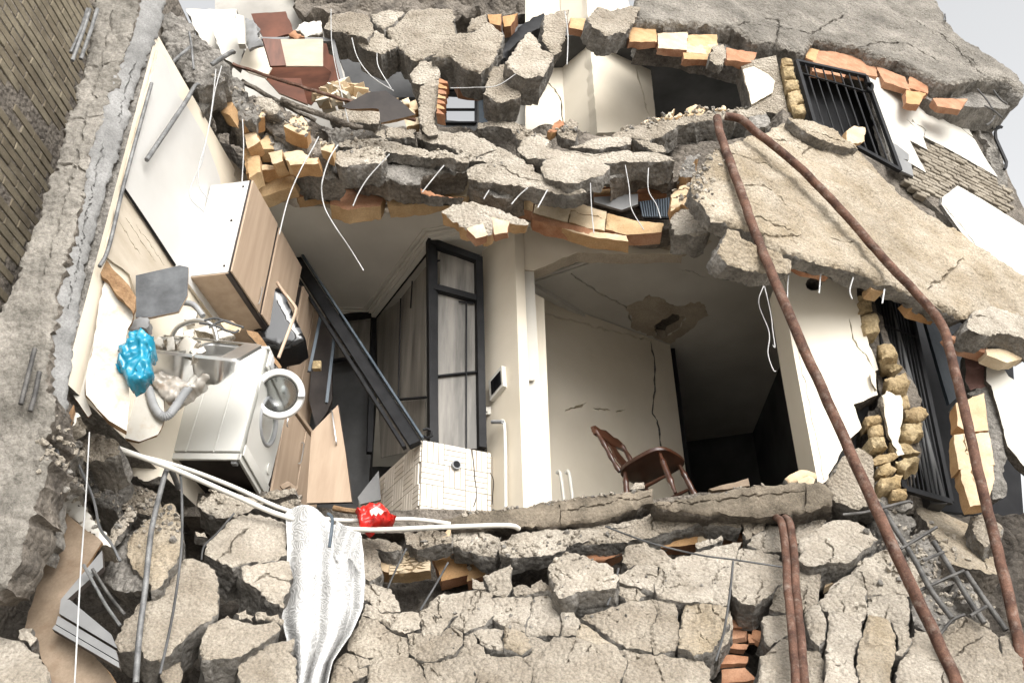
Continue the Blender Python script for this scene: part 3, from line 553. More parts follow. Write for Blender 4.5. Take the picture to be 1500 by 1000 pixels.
# the cracked parapet: three slabs made of pieces
s1 = empty('cracked_parapet', LOW.at(650,900), 'pale cracked cement slab right of the lace cloth', 'slab')
PC = [cement, core]; PW = [cement_w, core]; PY = [cement_y, core]
for v, q, m in [
 ('J', [(560,570),(640,560),(740,590),(770,640),(780,680),(700,690),(640,640),(590,660)], PW),
 ('J', [(640,650),(700,695),(790,690),(860,690),(870,760),(800,780),(740,760),(690,720),(620,700)], PW),
 ('J', [(560,830),(620,705),(690,730),(740,770),(810,790),(820,850),(800,880),(720,870),(640,880),(560,855)], PC),
 ('J', [(870,690),(950,620),(1060,600),(1045,680),(990,730),(960,790),(880,780)], PW),
 ('J', [(1065,600),(1120,590),(1180,610),(1185,700),(1150,740),(1060,770),(1000,740),(1050,690)], PW),
 ('J', [(820,790),(880,785),(960,795),(1000,750),(1050,780),(1050,815),(1020,870),(930,900),(850,890),(825,860)], PC),
 ('J', [(500,920),(550,865),(600,880),(640,900),(640,950),(500,1060),(480,1000)], PC), ('J', [(590,875),(640,885),(650,910),(610,925)], PC),
 ('J', [(650,890),(720,875),(800,885),(850,900),(880,940),(890,1060),(640,1060),(650,930)], PC),
 ('J', [(860,895),(930,905),(1025,880),(1060,830),(1100,900),(1100,1060),(900,1060),(890,930)], PC),
 ('J', [(1060,790),(1095,775),(1110,820),(1070,850),(1055,815)], PC), ('J', [(1065,855),(1110,825),(1150,870),(1200,890),(1210,1060),(1110,1060),(1105,900)], PC),
 ('K', [(0,755),(70,750),(110,760),(105,850),(40,840),(-20,770)], PW), ('K', [(115,760),(200,790),(230,850),(190,880),(115,850)], PY), ('K', [(205,790),(320,815),(300,860),(240,925),(195,885),(235,850)], PC),
 ('K', [(60,620),(160,610),(230,615),(220,690),(200,770),(120,745),(60,705)], PW), ('K', [(235,615),(300,600),(345,670),(365,735),(345,790),(250,785),(205,770),(225,690)], PW),
 ('K', [(350,660),(400,680),(440,740),(420,790),(360,790),(370,735)], PW), ('K', [(440,735),(500,770),(590,830),(500,830),(425,800)], PY),
 ('K', [(450,715),(520,690),(560,680),(650,650),(740,640),(770,690),(740,770),(750,855),(640,840),(560,780)], PC), ('K', [(745,640),(850,660),(865,760),(850,860),(760,870),(745,770),(775,690)], PC),
 ('K', [(245,930),(330,800),(420,808),(500,835),(600,845),(640,900),(600,1060),(230,1060)], PC), ('K', [(610,850),(760,880),(880,890),(940,900),(1000,930),(1000,1060),(610,1060),(650,900)], PC), ('K', [(60,880),(190,890),(235,930),(220,1060),(20,1060)], PC)]:
    piece(s1, v, q, LOW, .2, m, 0 if v == 'J' else -.01, amp=.010, tl=.03)
# more hairline cracking on the biggest of them is left to their own grooves
s2 = empty('cracked_parapet', LOW.at(1010,860), 'broken cement slab between the red clay pocket and the twin pipes', 'slab')
for q, m, l_, cr in [([(310,490),(380,450),(420,450),(560,500),(607,550),(592,590),(480,600),(400,625),(350,632),(330,600),(340,570),(310,545)], PW, .1, [('K',[(310,525),(345,550),(370,570)])]),
 ([(640,420),(720,400),(800,430),(845,460),(780,482),(700,482),(650,497),(625,480)], PC, .04, []), ([(610,525),(690,487),(770,490),(770,540),(757,592),(690,572),(612,552)], PW, .05, []),
 ([(600,580),(690,590),(722,620),(690,642),(640,642),(600,612)], PC, .0, []), ([(790,482),(870,450),(960,420),(1060,400),(1135,393),(1120,430),(1092,480),(1087,560),(1082,650),(1000,640),(880,640),(780,622),(765,592),(777,530)], PW, .06, [('K',[(1085,490),(1040,510),(1010,560)])]),
 ([(900,650),(960,637),(1080,657),(1080,720),(1040,800),(1010,850),(930,880),(865,850),(870,780),(882,700)], PY, .03, []), ([(1110,470),(1142,410),(1300,440),(1312,520),(1312,560),(1250,612),(1200,652),(1140,642),(1100,602),(1100,530)], PW, .05, []),
 ([(1135,285),(1180,248),(1240,290),(1230,330),(1180,360),(1158,365)], PC, .05, []), ([(1180,365),(1235,335),(1252,310),(1300,318),(1315,425),(1240,425),(1165,390)], PW, .05, []),
 ([(25,540),(140,500),(147,580),(120,617),(60,610)], PW, .0, []), ([(155,585),(190,568),(232,585),(238,610),(165,614)], PC, .0, []), ([(235,580),(275,562),(320,590),(325,625),(300,600),(240,612)], PC, .0, []), ([(-25,545),(20,560),(30,590),(-20,590)], PC, .0, []),
 ([(560,650),(600,625),(640,640),(600,665)], PC, -.05, []), ([(1060,690),(1090,680),(1095,760),(1070,820),(1040,860),(1020,850),(1050,800)], PC, -.03, [])]:
    piece(s2, 'K', q, LOW, .24, m, l_, cr, amp=.016)
s3 = empty('cracked_parapet', LOW.at(1250,880), 'cement slab split by deep cracks beside the long rusty pipe', 'slab')
for q, m, l_, cr in [([(480,290),(570,280),(645,268),(590,330),(520,392),(485,392)], PC, .02, []), ([(500,412),(560,350),(640,300),(720,290),(800,330),(842,370),(770,430),(722,477),(640,482),(540,492),(500,470)], PW, .1, []),
 ([(730,522),(790,470),(860,430),(1000,490),(1042,560),(1022,602),(970,612),(870,602),(800,607),(770,570)], PW, .03, []), ([(585,642),(690,542),(727,532),(790,612),(790,692),(770,722),(690,695),(612,672)], PW, .03, []), ([(800,614),(880,608),(968,620),(972,700),(965,742),(880,722),(800,702)], PW, .02, []),
 ([(625,682),(690,700),(768,727),(770,790),(740,850),(745,930),(760,1060),(600,1060),(620,900),(632,760)], PW, .03, [('L',[(640,700),(700,720)])]), ([(800,714),(885,732),(918,800),(912,880),(895,930),(900,1060),(770,1060),(752,930),(760,850),(782,780)], PY, .02, []),
 ([(900,742),(970,752),(985,820),(945,885),(922,878),(928,800)], PW, .02, []), ([(540,690),(588,672),(612,740),(612,810),(590,842),(550,812),(530,732)], PW, .0, []), ([(1000,760),(1060,780),(1100,860),(1135,930),(1160,1060),(910,1060),(930,930),(990,832)], PW, .02, []),
 ([(1110,792),(1160,740),(1210,702),(1300,742),(1365,792),(1362,832),(1392,930),(1400,1060),(1190,1060),(1160,900)], PC, .12, [('L',[(1180,880),(1250,820),(1300,790)])]), ([(395,600),(420,562),(510,512),(595,530),(582,640),(532,682),(450,692),(378,672)], PC, -.02, []), ([(350,702),(460,692),(482,762),(380,832),(352,802)], PW, .02, []), ([(335,892),(470,782),(500,930),(520,1060),(320,1060)], PW, .0, []),
 ([(530,850),(590,850),(612,900),(600,1060),(520,1060)], PC, -.03, []), ([(1040,560),(1110,600),(1200,640),(1240,690),(1150,730),(1090,780),(1000,740),(985,660)], [core, core], -.06, []), ([(1370,800),(1420,770),(1480,800),(1480,1060),(1400,1060)], PC, .1, [])]:
    piece(s3, 'L', q, LOW, .24, m, l_, cr, amp=.016)
# crushed corner by the bare reinforcing bars
for q, lab in [([(860,220),(960,225),(1010,290),(1000,340),(1080,330),(1100,380),(1060,400),(1000,380),(930,390),(900,320)], 'crumbling grey concrete around the bare bars'), ([(1010,390),(1090,400),(1150,470),(1180,560),(1120,590),(1040,550),(1000,480)], 'broken concrete knob between the bare bars'), ([(1180,560),(1240,540),(1300,640),(1330,740),(1260,690),(1200,640)], 'grey concrete wedge behind the lower bars')]:
    loose('L', q, LOW, lab, .3, [core, core], .0, (.3,0,0), amp=.04)
loose('L', [(1010,240),(1080,235),(1230,310),(1330,420),(1385,535),(1320,522),(1230,500),(1150,482),(1110,400),(1050,310)], LOW, 'brown dusty slab sloping below the barred window', .15, [cement_y, coreb], -.05, (.4,0,.3), cracks=[('L',[(1240,420),(1290,450),(1310,510)])])
loose('L', [(620,140),(690,20),(760,-20),(820,20),(830,170),(860,230),(760,250),(660,220),(630,180)], front(6.42), 'rough cement stub at the foot of the white pier', .25, [cement, core], 0, (0,0,.1))
loose('L', [(1240,280),(1310,250),(1375,320),(1380,370),(1300,410),(1250,330)], LOW, 'grey rounded lump beside the second rusty pipe', .25, [cement, core], .1)
# slab lip under the floor edge
e = empty('floor_edge', LOW.at(900,735), 'dusty floor slab edge in two lengths under the chair', 'slab')
chunk('edge_length', z('K', [(-190,300),(-60,262),(100,248),(350,212),(640,172),(755,158),(757,218),(640,262),(540,300),(330,322),(120,328),(-100,326)]), front(6.5, .05), .3, [terr, coreb], e, amp=.008, jit=.02, rnd=.02, taper=.0, cracks=[z('K',[(350,212),(358,318)]), z('K',[(757,190),(500,235),(360,260)])], crackw=.006, crackd=.02, step=.025)
chunk('edge_length', z('K', [(757,222),(900,200),(1000,178),(1180,155),(1410,138),(1500,145),(1540,185),(1530,225),(1440,262),(1250,280),(1100,275),(900,262),(770,245)]), front(6.36, .05), .35, [terr, coreb], e, amp=.012, jit=.025, rnd=.02, taper=.0, cracks=[z('K',[(1410,140),(1412,262)]), z('K',[(760,235),(960,215),(1400,180)])], crackw=.006, crackd=.02, step=.025)
# layers between the floor edge and the parapet
lp = empty('floor_underlayer', LOW.at(800,790), 'torn concrete topping hanging below the floor edge', 'slab')
LP = Plane(P(800,790,6.42), (0,-1,.5))
for v, q, m in [('J', [(1005,390),(1010,345),(1120,345),(1210,370),(1212,400),(1190,442),(1100,427)], PW), ('J', [(1220,402),(1300,352),(1420,332),(1560,335),(1640,330),(1680,350),(1600,380),(1540,400),(1440,442),(1260,467),(1212,450)], PW), ('J', [(800,352),(920,340),(1000,350),(1000,390),(930,400),(860,422),(812,402)], PC), ('J', [(640,372),(720,375),(790,410),(780,420),(700,418),(650,400)], PC), ('J', [(725,385),(760,380),(790,415),(760,425)], PC),
   ('K', [(430,330),(540,310),(690,300),(770,260),(900,270),(1000,240),(1130,290),(1135,330),(1000,325),(940,318),(800,345),(720,370),(600,385),(500,390),(420,400),(390,370)], PC), ('K', [(560,320),(680,300),(790,275),(760,300),(640,325),(580,330)], PW), ('K', [(940,400),(1045,372),(1055,385),(1000,405),(950,415)], PW)]:
    piece(lp, v, q, LP, .14, m, .0, tl=.05, amp=.014)
loose('J', [(585,360),(660,372),(690,440),(707,520),(650,552),(628,540),(600,440)], LOW, 'broken concrete stub right beside the lace cloth', .25, PC, .05)
def clayblk(v, q, plane, parent, mats=None, lift=0, t=.12, cr=(), **k):
    q2 = z(v, q); return chunk('clay_block', q2, plane, t, mats or [clay, clay_r], parent, step=.03, amp=.004, jit=.010, rnd=.008, side=.012, taper=.0, lift=lift, cracks=[z(v, c) for c in cr], crackw=.006, crackd=.03, **k)
pk = empty('clay_pocket', LOW.at(960,790), 'row of broken red and tan hollow clay blocks below the floor edge', 'clay blocks')
LB = Plane(P(900,800,6.55), (0,-1,.15))
for q, m in [([(778,352),(940,320),(945,400),(790,415)], [clay, clay_r]), ([(945,322),(1115,340),(1115,368),(950,400)], [clay_p, clay_r]), ([(600,385),(770,365),(775,410),(620,400)], [clay_r]), ([(430,440),(545,395),(640,410),(620,440),(545,470),(500,470)], [clay_r]), ([(1120,335),(1160,350),(1150,385),(1115,380)], [clay_r])]:
    clayblk('K', q, LB, pk, m)
pk2 = empty('clay_pocket', LOW.at(530,820), 'ridged pale hollow blocks above the dark cavity', 'clay blocks')
LB2 = Plane(P(580,825,6.5), (0,-1,.2))
clayblk('J', [(735,430),(912,432),(912,512),(735,532)], LB2, pk2, [clay_p, clay], cr=[[(740,440+i*11),(905,440+i*9)] for i in range(8)])
clayblk('J', [(678,432),(738,424),(733,522),(700,510)], LB2, pk2, [clay_p, clay])
for q in ([(920,440),(1060,440),(1080,530),(960,560)], [(1085,470),(1200,470),(1140,540),(1070,560)]): clayblk('J', q, LB2, pk2, [clay, clay_r], -.15)
clayblk('J', [(955,370),(990,335),(1002,340),(985,395)], LB2, pk2, [clay_p], .12, .04)
pk3 = empty('clay_pocket', LOW.at(1085,930), 'shattered tan clay shards in the hole left of the twin pipes', 'clay blocks')
for q, m in [([(1080,720),(1180,735),(1160,760),(1090,755)], clay_r), ([(1085,770),(1160,775),(1150,800),(1070,810)], clay), ([(1060,815),(1170,830),(1160,850),(1060,845)], clay_p), ([(1180,760),(1225,775),(1215,820),(1180,800)], clay), ([(1040,870),(1165,880),(1160,910),(1040,915)], clay_p), ([(1050,940),(1150,930),(1200,980),(1050,1000)], clay_p), ([(1165,785),(1190,790),(1195,825),(1170,825)], clay_p), ([(1100,700),(1150,690),(1160,720),(1110,722)], clay_r)]:
    clayblk('K', q, LOW.tilt(1085,930,rt(.3),-.2), pk3, [clay_r, clay_r], t=.035)
bl = panel('grooved_tile', z('L',[(610,590),(640,515),(700,520),(690,545)]), LOW, .05, [clay_p], lift=-.1, label='grooved pale tile shard in the crack beside the twin pipes', cat='tile')
# ------------------------------------------------------------------ torn slab between the storeys
us = empty('torn_slab', UP.at(700,260), 'torn ceiling slab sagging between the two storeys', 'slab')
def upc(v, q, Y, m=PW, t=.22, dn=(0,0,0), cr=(), **k):
    q2 = z(v, q); cx = sum(a for a,_ in q2)/len(q2); cy = sum(b for _,b in q2)/len(q2)
    k.setdefault('amp', .014)
    return chunk('cement_piece', q2, Plane(P(cx,cy,Y), (0+dn[0],-1,.32+dn[2])), t, m, us, step=.022, cracks=[z(c[0], c[1]) for c in cr], **k)
upc('B', [(500,655),(600,630),(700,628),(722,662),(700,692),(600,692),(530,704),(500,682)], 6.05, PW, .22)
upc('B', [(510,612),(560,582),(640,580),(760,600),(850,625),(960,640),(1075,680),(1080,705),(960,680),(850,655),(720,650),(620,630),(520,632)], 6.22, PW, .1, amp=.02)
upc('B', [(510,690),(600,696),(705,696),(725,664),(850,655),(960,682),(1078,708),(1075,735),(880,745),(870,800),(780,790),(650,760),(570,735)], 6.32, [core, coreb], .2, amp=.03)
upc('B', [(560,740),(650,765),(780,795),(870,805),(960,840),(1060,860),(1000,850),(880,830),(740,790)], 6.4, [clay_r, core], .1)
upc('B', [(855,575),(950,565),(1090,570),(1190,625),(1200,650),(1075,682),(1000,635),(880,600)], 6.35, PW, .16, cr=[('B',[(850,590),(900,615),(990,632)])])
upc('B', [(620,570),(660,552),(715,550),(720,585),(650,590)], 6.42, PC, .16); upc('B', [(722,550),(800,545),(850,550),(845,590),(725,588)], 6.42, PC, .16)
upc('B', [(1070,722),(1130,700),(1200,690),(1300,720),(1380,740),(1471,775),(1560,790),(1585,830),(1500,830),(1400,812),(1330,800),(1240,790),(1130,770),(1075,752)], 6.1, PW, .14, cr=[('B',[(1200,700),(1300,760),(1400,780)])])
upc('B', [(1070,756),(1130,774),(1240,794),(1330,804),(1320,830),(1200,840),(1090,800)], 6.2, [core, coreb], .18, amp=.03)
upc('C', [(-60,640),(20,610),(120,640),(200,690),(230,740),(130,735),(40,700),(-40,690)], 6.25, PW, .15)
upc('C', [(270,722),(300,690),(340,680),(480,680),(572,710),(545,750),(470,780),(380,792),(290,762)], 6.08, PW, .12, (0,0,.15))
upc('C', [(70,690),(150,680),(235,700),(245,740),(200,735),(110,715)], 6.2, PC, .14)
upc('C', [(170,642),(190,595),(250,580),(310,600),(300,640),(400,640),(530,650),(640,638),(760,650),(842,672),(850,692),(700,688),(560,692),(420,682),(260,685),(220,682)], 6.22, PW, .2, cr=[('C',[(400,650),(520,660),(600,640)]), ('C',[(310,610),(300,640)])])
upc('C', [(850,695),(840,675),(700,690),(580,710),(565,760),(700,712),(845,725)], 6.3, [core, coreb], .2, amp=.025)
upc('C', [(400,625),(500,595),(590,590),(662,592),(660,625),(600,636),(520,640)], 6.3, PW, .14); upc('C', [(665,592),(740,605),(800,625),(810,650),(760,655),(700,620)], 6.28, PC, .14)
upc('C', [(550,590),(640,545),(780,512),(900,495),(1000,482),(1175,460),(1240,452),(1242,492),(1165,505),(1000,520),(870,535),(800,580),(740,605),(665,590)], 6.42, PC, .2)
upc('C', [(0,530),(60,515),(160,530),(220,555),(300,585),(250,600),(170,600),(140,560),(60,545),(0,550)], 6.6, PC, .14); upc('C', [(340,560),(380,540),(430,575),(420,600),(360,595)], 6.5, PC, .1)
upc('C', [(300,560),(350,505),(380,520),(340,555)], 6.5, [clay_r, clay], .08); upc('C', [(370,520),(400,505),(430,520),(425,555),(385,545)], 6.5, PC, .1)
upc('C', [(880,490),(900,460),(940,445),(990,465),(960,490)], 6.45, [clay_p, PC[0]], .12)
for q in ([(790,510),(850,468),(830,510)], [(845,510),(870,480),(880,495)], [(990,480),(1030,455),(1040,475)], [(1020,475),(1060,455),(1070,468)], [(700,530),(740,510),(745,525)], [(740,525),(790,505),(790,520)]): upc('C', q, 6.44, [clay_p, clay], .06)
upc('C', [(1170,505),(1240,492),(1260,520),(1240,550),(1190,555),(1165,530)], 6.35, [core, core], .2)
upc('C', [(880,700),(900,660),(960,650),(930,700),(945,730),(900,760),(870,740)], 6.35, [core, clay], .2, amp=.03)
upc('C', [(835,840),(880,800),(940,780),(990,860),(960,890),(880,880),(830,910)], 6.15, [clay_p, clay], .2, cr=[('C',[(850,830),(900,820),(970,860)]), ('C',[(845,860),(900,850),(960,885)])])
upc('C', [(830,930),(870,890),(960,885),(1000,930),(990,1000),(960,1010),(850,1000)], 6.1, [cement_w, core], .2); clayblk('C', [(868,905),(975,935),(975,995),(880,975)], front(6.02,.2), us, [clay, clay_r], t=.12)
# clay blocks in the slab
UB = front(6.38, .12)
for v, q, m, cr in [('B', [(868,730),(960,712),(965,800),(880,790)], [clay_p, clay], [[(870,760),(960,765)]]), ('B', [(968,715),(1060,740),(1085,790),(1070,845),(1000,835),(970,800)], [clay_p, clay], [[(970,745),(1065,760)], [(975,785),(1075,800)]]), 
   ('C', [(255,820),(300,822),(405,862),(388,955),(340,945),(238,915)], [clay_p, clay], [[(250,850),(400,890)]]), ('C', [(405,864),(555,910),(545,990),(470,980),(392,955)], [clay_p, clay], [[(400,905),(550,945)]]), ('C', [(558,915),(690,950),(800,960),(790,1000),(640,1010),(550,985)], [clay, clay_r], []), ('C', [(90,800),(150,812),(250,822),(235,910),(160,890),(110,850)], [clay, clay_r], [[(110,830),(245,850)]]),
   ('C', [(230,920),(340,948),(500,990),(490,1010),(340,975),(235,945)], [clay_r], []), ('C', [(345,950),(500,995),(640,1015),(650,1040),(500,1020),(345,975)], [clay_p, clay], []),
   ('C', [(505,760),(605,715),(600,800),(500,805)], [clay, clay_r], [[(510,780),(600,770)]]), ('C', [(612,715),(750,725),(750,805),(610,808)], [clay, clay_r], [[(612,740),(750,748)], [(612,775),(750,780)]]), ('C', [(760,735),(812,728),(812,800),(762,805)], [clay, clay_r], [[(760,765),(812,765)]]), ('C', [(500,812),(680,812),(680,835),(500,838)], [clay, clay_r], []), ('C', [(685,814),(815,812),(815,835),(685,835)], [clay_r], [])]:
    clayblk(v, q, front(6.2,.2) if (v == 'C' and q[0][1] > 790 and q[0][0] < 480 ) or (v == 'C' and 390 < q[0][0] < 600 and q[0][1] > 850) else UB, us, m, cr=cr)
for q, m in [([(785,588),(870,570),(880,600),(800,615)], clay_r), ([(870,570),(915,565),(905,600),(875,600)], clay_r), ([(925,575),(1030,555),(1025,580),(930,600)], clay_p), ([(810,620),(925,600),(920,630),(815,645)], clay_r), ([(930,603),(1025,585),(1010,615),(935,628)], clay_p), ([(810,648),(960,628),(950,645),(840,662)], clay)]:
    clayblk('C', q, front(6.25,.3), us, [m, clay_r], t=.12)
hc = loose('B', [(960,905),(1010,870),(1100,865),(1200,895),(1270,925),(1340,950),(1330,965),(1255,960),(1200,985),(1150,1020),(1080,1000),(1000,940)], front(6.0,.1), 'crumbled block fragment hanging below the torn slab', .12, [cement_w, clay], 0, (0,0,0), amp=.02)
for q in ([(1180,935),(1255,955),(1245,1000),(1190,1010)], [(1070,985),(1140,960),(1160,1010),(1110,1025)]): clayblk('B', q, front(5.96), hc, [clay_p, clay_r], t=.08)
# left end of the slab: shattered blocks over the kitchen
le = empty('shattered_blocks', P(440,230,6.1), 'shattered tan block courses above the kitchen cabinet', 'clay blocks')
for v, q, Y, m in [('B', [(100,470),(190,455),(200,500),(110,515)], 5.9, clay_p), ('B', [(280,545),(320,500),(360,495),(395,545),(380,580),(340,570)], 5.9, clay_p), ('B', [(170,610),(215,570),(240,640),(190,640)], 6.05, clay), ('B', [(215,660),(270,640),(275,690),(230,700)], 6.05, clay_p), ('B', [(280,660),(350,645),(390,670),(380,700),(290,690)], 6.0, clay_p), ('B', [(300,690),(430,675),(430,700),(310,715)], 5.98, clay_p), ('B', [(160,700),(300,705),(420,700),(420,720),(170,725)], 6.1, clay_p), ('B', [(110,580),(160,570),(180,610),(125,640)], 6.0, clay_p), ('B', [(120,650),(175,650),(180,730),(130,760)], 6.1, clay), ('B', [(160,730),(320,735),(330,800),(170,850)], 6.3, clay), ('B', [(330,740),(470,730),(560,790),(480,830),(340,850)], 6.45, clay_r), ('B', [(480,830),(620,790),(720,830),(700,880),(560,900),(480,880)], 6.5, clay_r), ('B', [(720,820),(880,830),(1000,850),(900,870),(730,890)], 6.5, clay), ('B', [(440,610),(500,620),(490,660),(440,645)], 5.95, clay_p), ('A', [(930,430),(975,450),(1000,500),(940,470)], 5.85, clay), ('B', [(0,420),(60,440),(50,500),(0,470)], 5.8, clay), ('A', [(1050,640),(1110,600),(1115,720),(1060,750)], 6.1, clay), ('A', [(1030,500),(1090,520),(1105,590),(1050,570)], 6.0, clay_r)]:
    q2 = z(v, q); chunk('clay_block', q2, Plane(P(q2[0][0],q2[0][1],Y), (RNG.uniform(-.3,.3),-1,RNG.uniform(-.1,.3))), .14, [m, clay], le, step=.03, amp=.008, jit=.015, rnd=.01, side=.01, taper=.02)
for v, q, Y, m in [('A', [(690,40),(790,40),(870,180),(955,240),(985,300),(935,360),(850,395),(790,330),(740,240),(700,170)], 5.5, core), ('A', [(760,320),(850,390),(900,440),(870,470),(810,420),(770,360)], 5.6, core), ('A', [(960,300),(1050,330),(1060,420),(1120,430),(1100,520),(1000,480),(960,420),(900,420),(920,360)], 5.85, core), ('B', [(110,420),(180,420),(280,430),(330,510),(420,590),(500,620),(480,700),(430,690),(300,600),(200,540),(120,520)], 6.05, coreb), ('B', [(440,560),(600,560),(700,580),(560,600),(500,640)], 6.25, core), ('A', [(1110,530),(1200,530),(1330,620),(1420,700),(1471,760),(1400,760),(1250,700),(1120,620)], 6.15, core), ('A', [(880,400),(1120,500),(1140,720),(1000,690),(920,560)], 6.75, coreb), ('A', [(1090,420),(1150,415),(1210,450),(1180,480),(1100,455)], 5.9, cement_w)]:
    q2 = z(v, q); cx = sum(a for a,_ in q2)/len(q2); cy = sum(b for _,b in q2)/len(q2)
    chunk('mortar_lump', q2, Plane(P(cx,cy,Y), (.1,-1,.1)), .3, [m, core], le, step=.024, amp=.035, jit=.05, rnd=.04, side=.04)
# dark body behind all of it
chunk('slab_core', z('B',[(0,420),(120,430),(500,560),(900,540),(1120,520),(1700,580),(1960,530),(2180,560),(2180,900),(2060,970),(1900,990),(1500,930),(1100,850),(700,870),(400,820),(100,700)]), front(6.62,.1), .3, [coreb, coreb], us, step=.06, amp=.06, jit=.05)
# debris inside the upper storey, left
loose('B', [(465,490),(520,470),(700,465),(700,490),(690,530),(600,525),(480,512)], front(6.35), 'flat broken plank of concrete under the mahogany cabinet', .08, [cement, core], 0, (0,0,.2))
for a, b, r, Y, lab in [((60,280),(850,520),.018,6.0,'long rusty bar lying across the torn slab'), ((270,430),(620,555),.03,6.15,'rough brown timber batten along the torn slab'), ((100,350),(420,520),.022,6.1,'split brown batten over the shattered blocks')]:
    (x0,y0),(x1,y1) = z('B',[a,b]); tube('batten', [P(x0,y0,Y-.1), P((x0+x1)/2,(y0+y1)/2+1.5,Y), P(x1,y1,Y+.15)], r, rust if 'rusty' in lab else coreb, lab, 'bar', n=6, wob=.01, sub=12)
vc = empty('hanging_fragment', P(625,150,6.2), 'upright concrete fragment hung before the bright windows', 'concrete chunk')
chunk('cement_piece', z('B',[(828,310),(870,258),(940,265),(957,320),(920,360),(870,370),(835,350)]), front(6.22,.1), .2, PW, vc, step=.02); chunk('cement_piece', z('B',[(870,372),(920,345),(960,340),(945,420),(930,500),(945,575),(915,585),(880,560),(860,480)]), front(6.2,.05), .16, PW, vc, step=.02)
for i in range(7):
    y0 = 335+i*22; j_ = RNG.uniform(-6,6); clayblk('B', [(952-i*2,y0+j_),(985-i*3+j_,y0+14),(990-i*3-j_,y0+24),(950-i*2,y0+19)], front(6.25+RNG.uniform(-.02,.03)), vc, [clay if i%2 else clay_r, clay_r], t=.12)
G2 = 'concrete chunks hanging from the top storey'
for q, Y, m, lab in [([(455,120),(480,60),(560,40),(645,60),(672,130),(640,168),(560,150)], 6.6, PC, 'rounded concrete chunk at the top beside the mahogany cabinet'), ([(600,190),(640,150),(680,128),(782,190),(700,236),(640,220)], 6.65, PW, 'wedge shaped chunk under the rounded top chunk'), ([(720,135),(760,100),(830,40),(1010,40),(1022,140),(950,205),(885,250),(830,252),(772,190)], 6.7, PC, 'large cracked top chunk above the bright windows'), ([(655,60),(740,40),(800,50),(760,95),(710,128),(680,115)], 6.75, PW, 'small top chunk between two larger ones'), ([(918,242),(1010,150),(1100,140),(1162,95),(1232,150),(1182,270),(1132,322),(1060,292),(1000,242)], 6.45, PC, 'pointed chunk hanging right of the bright windows'), ([(1235,272),(1285,200),(1340,133),(1382,170),(1392,210),(1447,240),(1402,322),(1322,328),(1250,292)], 6.3, PW, 'diamond shaped chunk beside the charred timber'), ([(1170,290),(1230,272),(1312,332),(1302,422),(1202,442),(1140,400),(1160,350)], 6.5, PC, 'dark rounded chunk under the diamond shaped chunk'), ([(1090,80),(1150,60),(1160,90),(1120,130),(1070,130)], 6.7, PC, 'small chunk wedged at the top edge by the charred timber')]:
    q2 = z('B', q); loose('B', q, front(Y,.2,x=q2[0][0],y=q2[0][1]), lab, .3, m, 0, (RNG.uniform(-.15,.15),0,RNG.uniform(-.05,.1)), group=G2, amp=.014, rnd=.02)
for q in ([(1000,300),(1060,295),(1130,325),(1120,380),(1030,370)], [(1160,60),(1220,60),(1215,110),(1170,100)], [(1225,70),(1290,55),(1260,110),(1230,115)]):
    clayblk('B', q, front(6.7), us, [clay, clay_r], t=.15)
loose('C', [(290,60),(395,40),(380,140),(360,220),(330,230),(280,170)], front(6.5), 'grey hanging chunk right of the charred timber', .25, [cement, core], 0, (.3,0,.1), group=G2)
q2 = z('B',[(1190,240),(1250,170),(1310,100),(1400,50),(1420,90),(1330,150),(1270,200),(1215,265)])
chunk('charred_timber', q2, front(6.4,.1), .14, [black, black], None, 'charred black timber jammed between top chunks', 'timber', step=.03, amp=.01, jit=.02)
panel('upper_soffit', None, Plane((0,0,10.3), (0,0,-1)), .2, [paint_k], pts3=[Vector(p) for p in [(-.3,7.3,10.3),(1.2,7.3,10.3),(4.3,8.4,10.3),(4.3,12,10.3),(-.3,12,10.3)]], label='dark upper storey ceiling behind the top slab', cat='ceiling')
# top slab
ts = empty('top_slab', RT.at(1200,80), 'heavy cement slab sagging across the top storey', 'slab')
chunk('cement_piece', z('C',[(470,78),(520,30),(700,30),(680,85),(640,132),(560,147),(490,115)]), RT.tilt(890,40,(0,0,0),.05), .22, PC, ts, step=.022, amp=.02)
chunk('cement_piece', z('D',[(-205,80),(-200,-40),(1080,-40),(1135,92),(1300,220),(1405,290),(1480,360),(1480,400),(1400,345),(1280,330),(1240,352),(1130,362),(1020,302),(935,262),(830,250),(740,202),(575,160),(530,222),(410,192),(300,172),(210,112),(100,100),(0,92),(-100,88)]), RT, .24, [cement_g, core], ts, step=.024, amp=.022, jit=.03, rnd=.05, taper=.03, side=.03,
      cracks=[z('D',c) for c in ([(210,110),(290,95),(400,120),(480,130),(560,140)], [(400,190),(412,130),(420,80),(350,60)], [(560,140),(620,100),(700,60)], [(1010,80),(1080,150),(1180,210),(1300,320)], [(750,210),(840,180),(960,190),(1100,260)], [(1060,120),(1150,180),(1260,270)])], crackw=.014, crackd=.05)
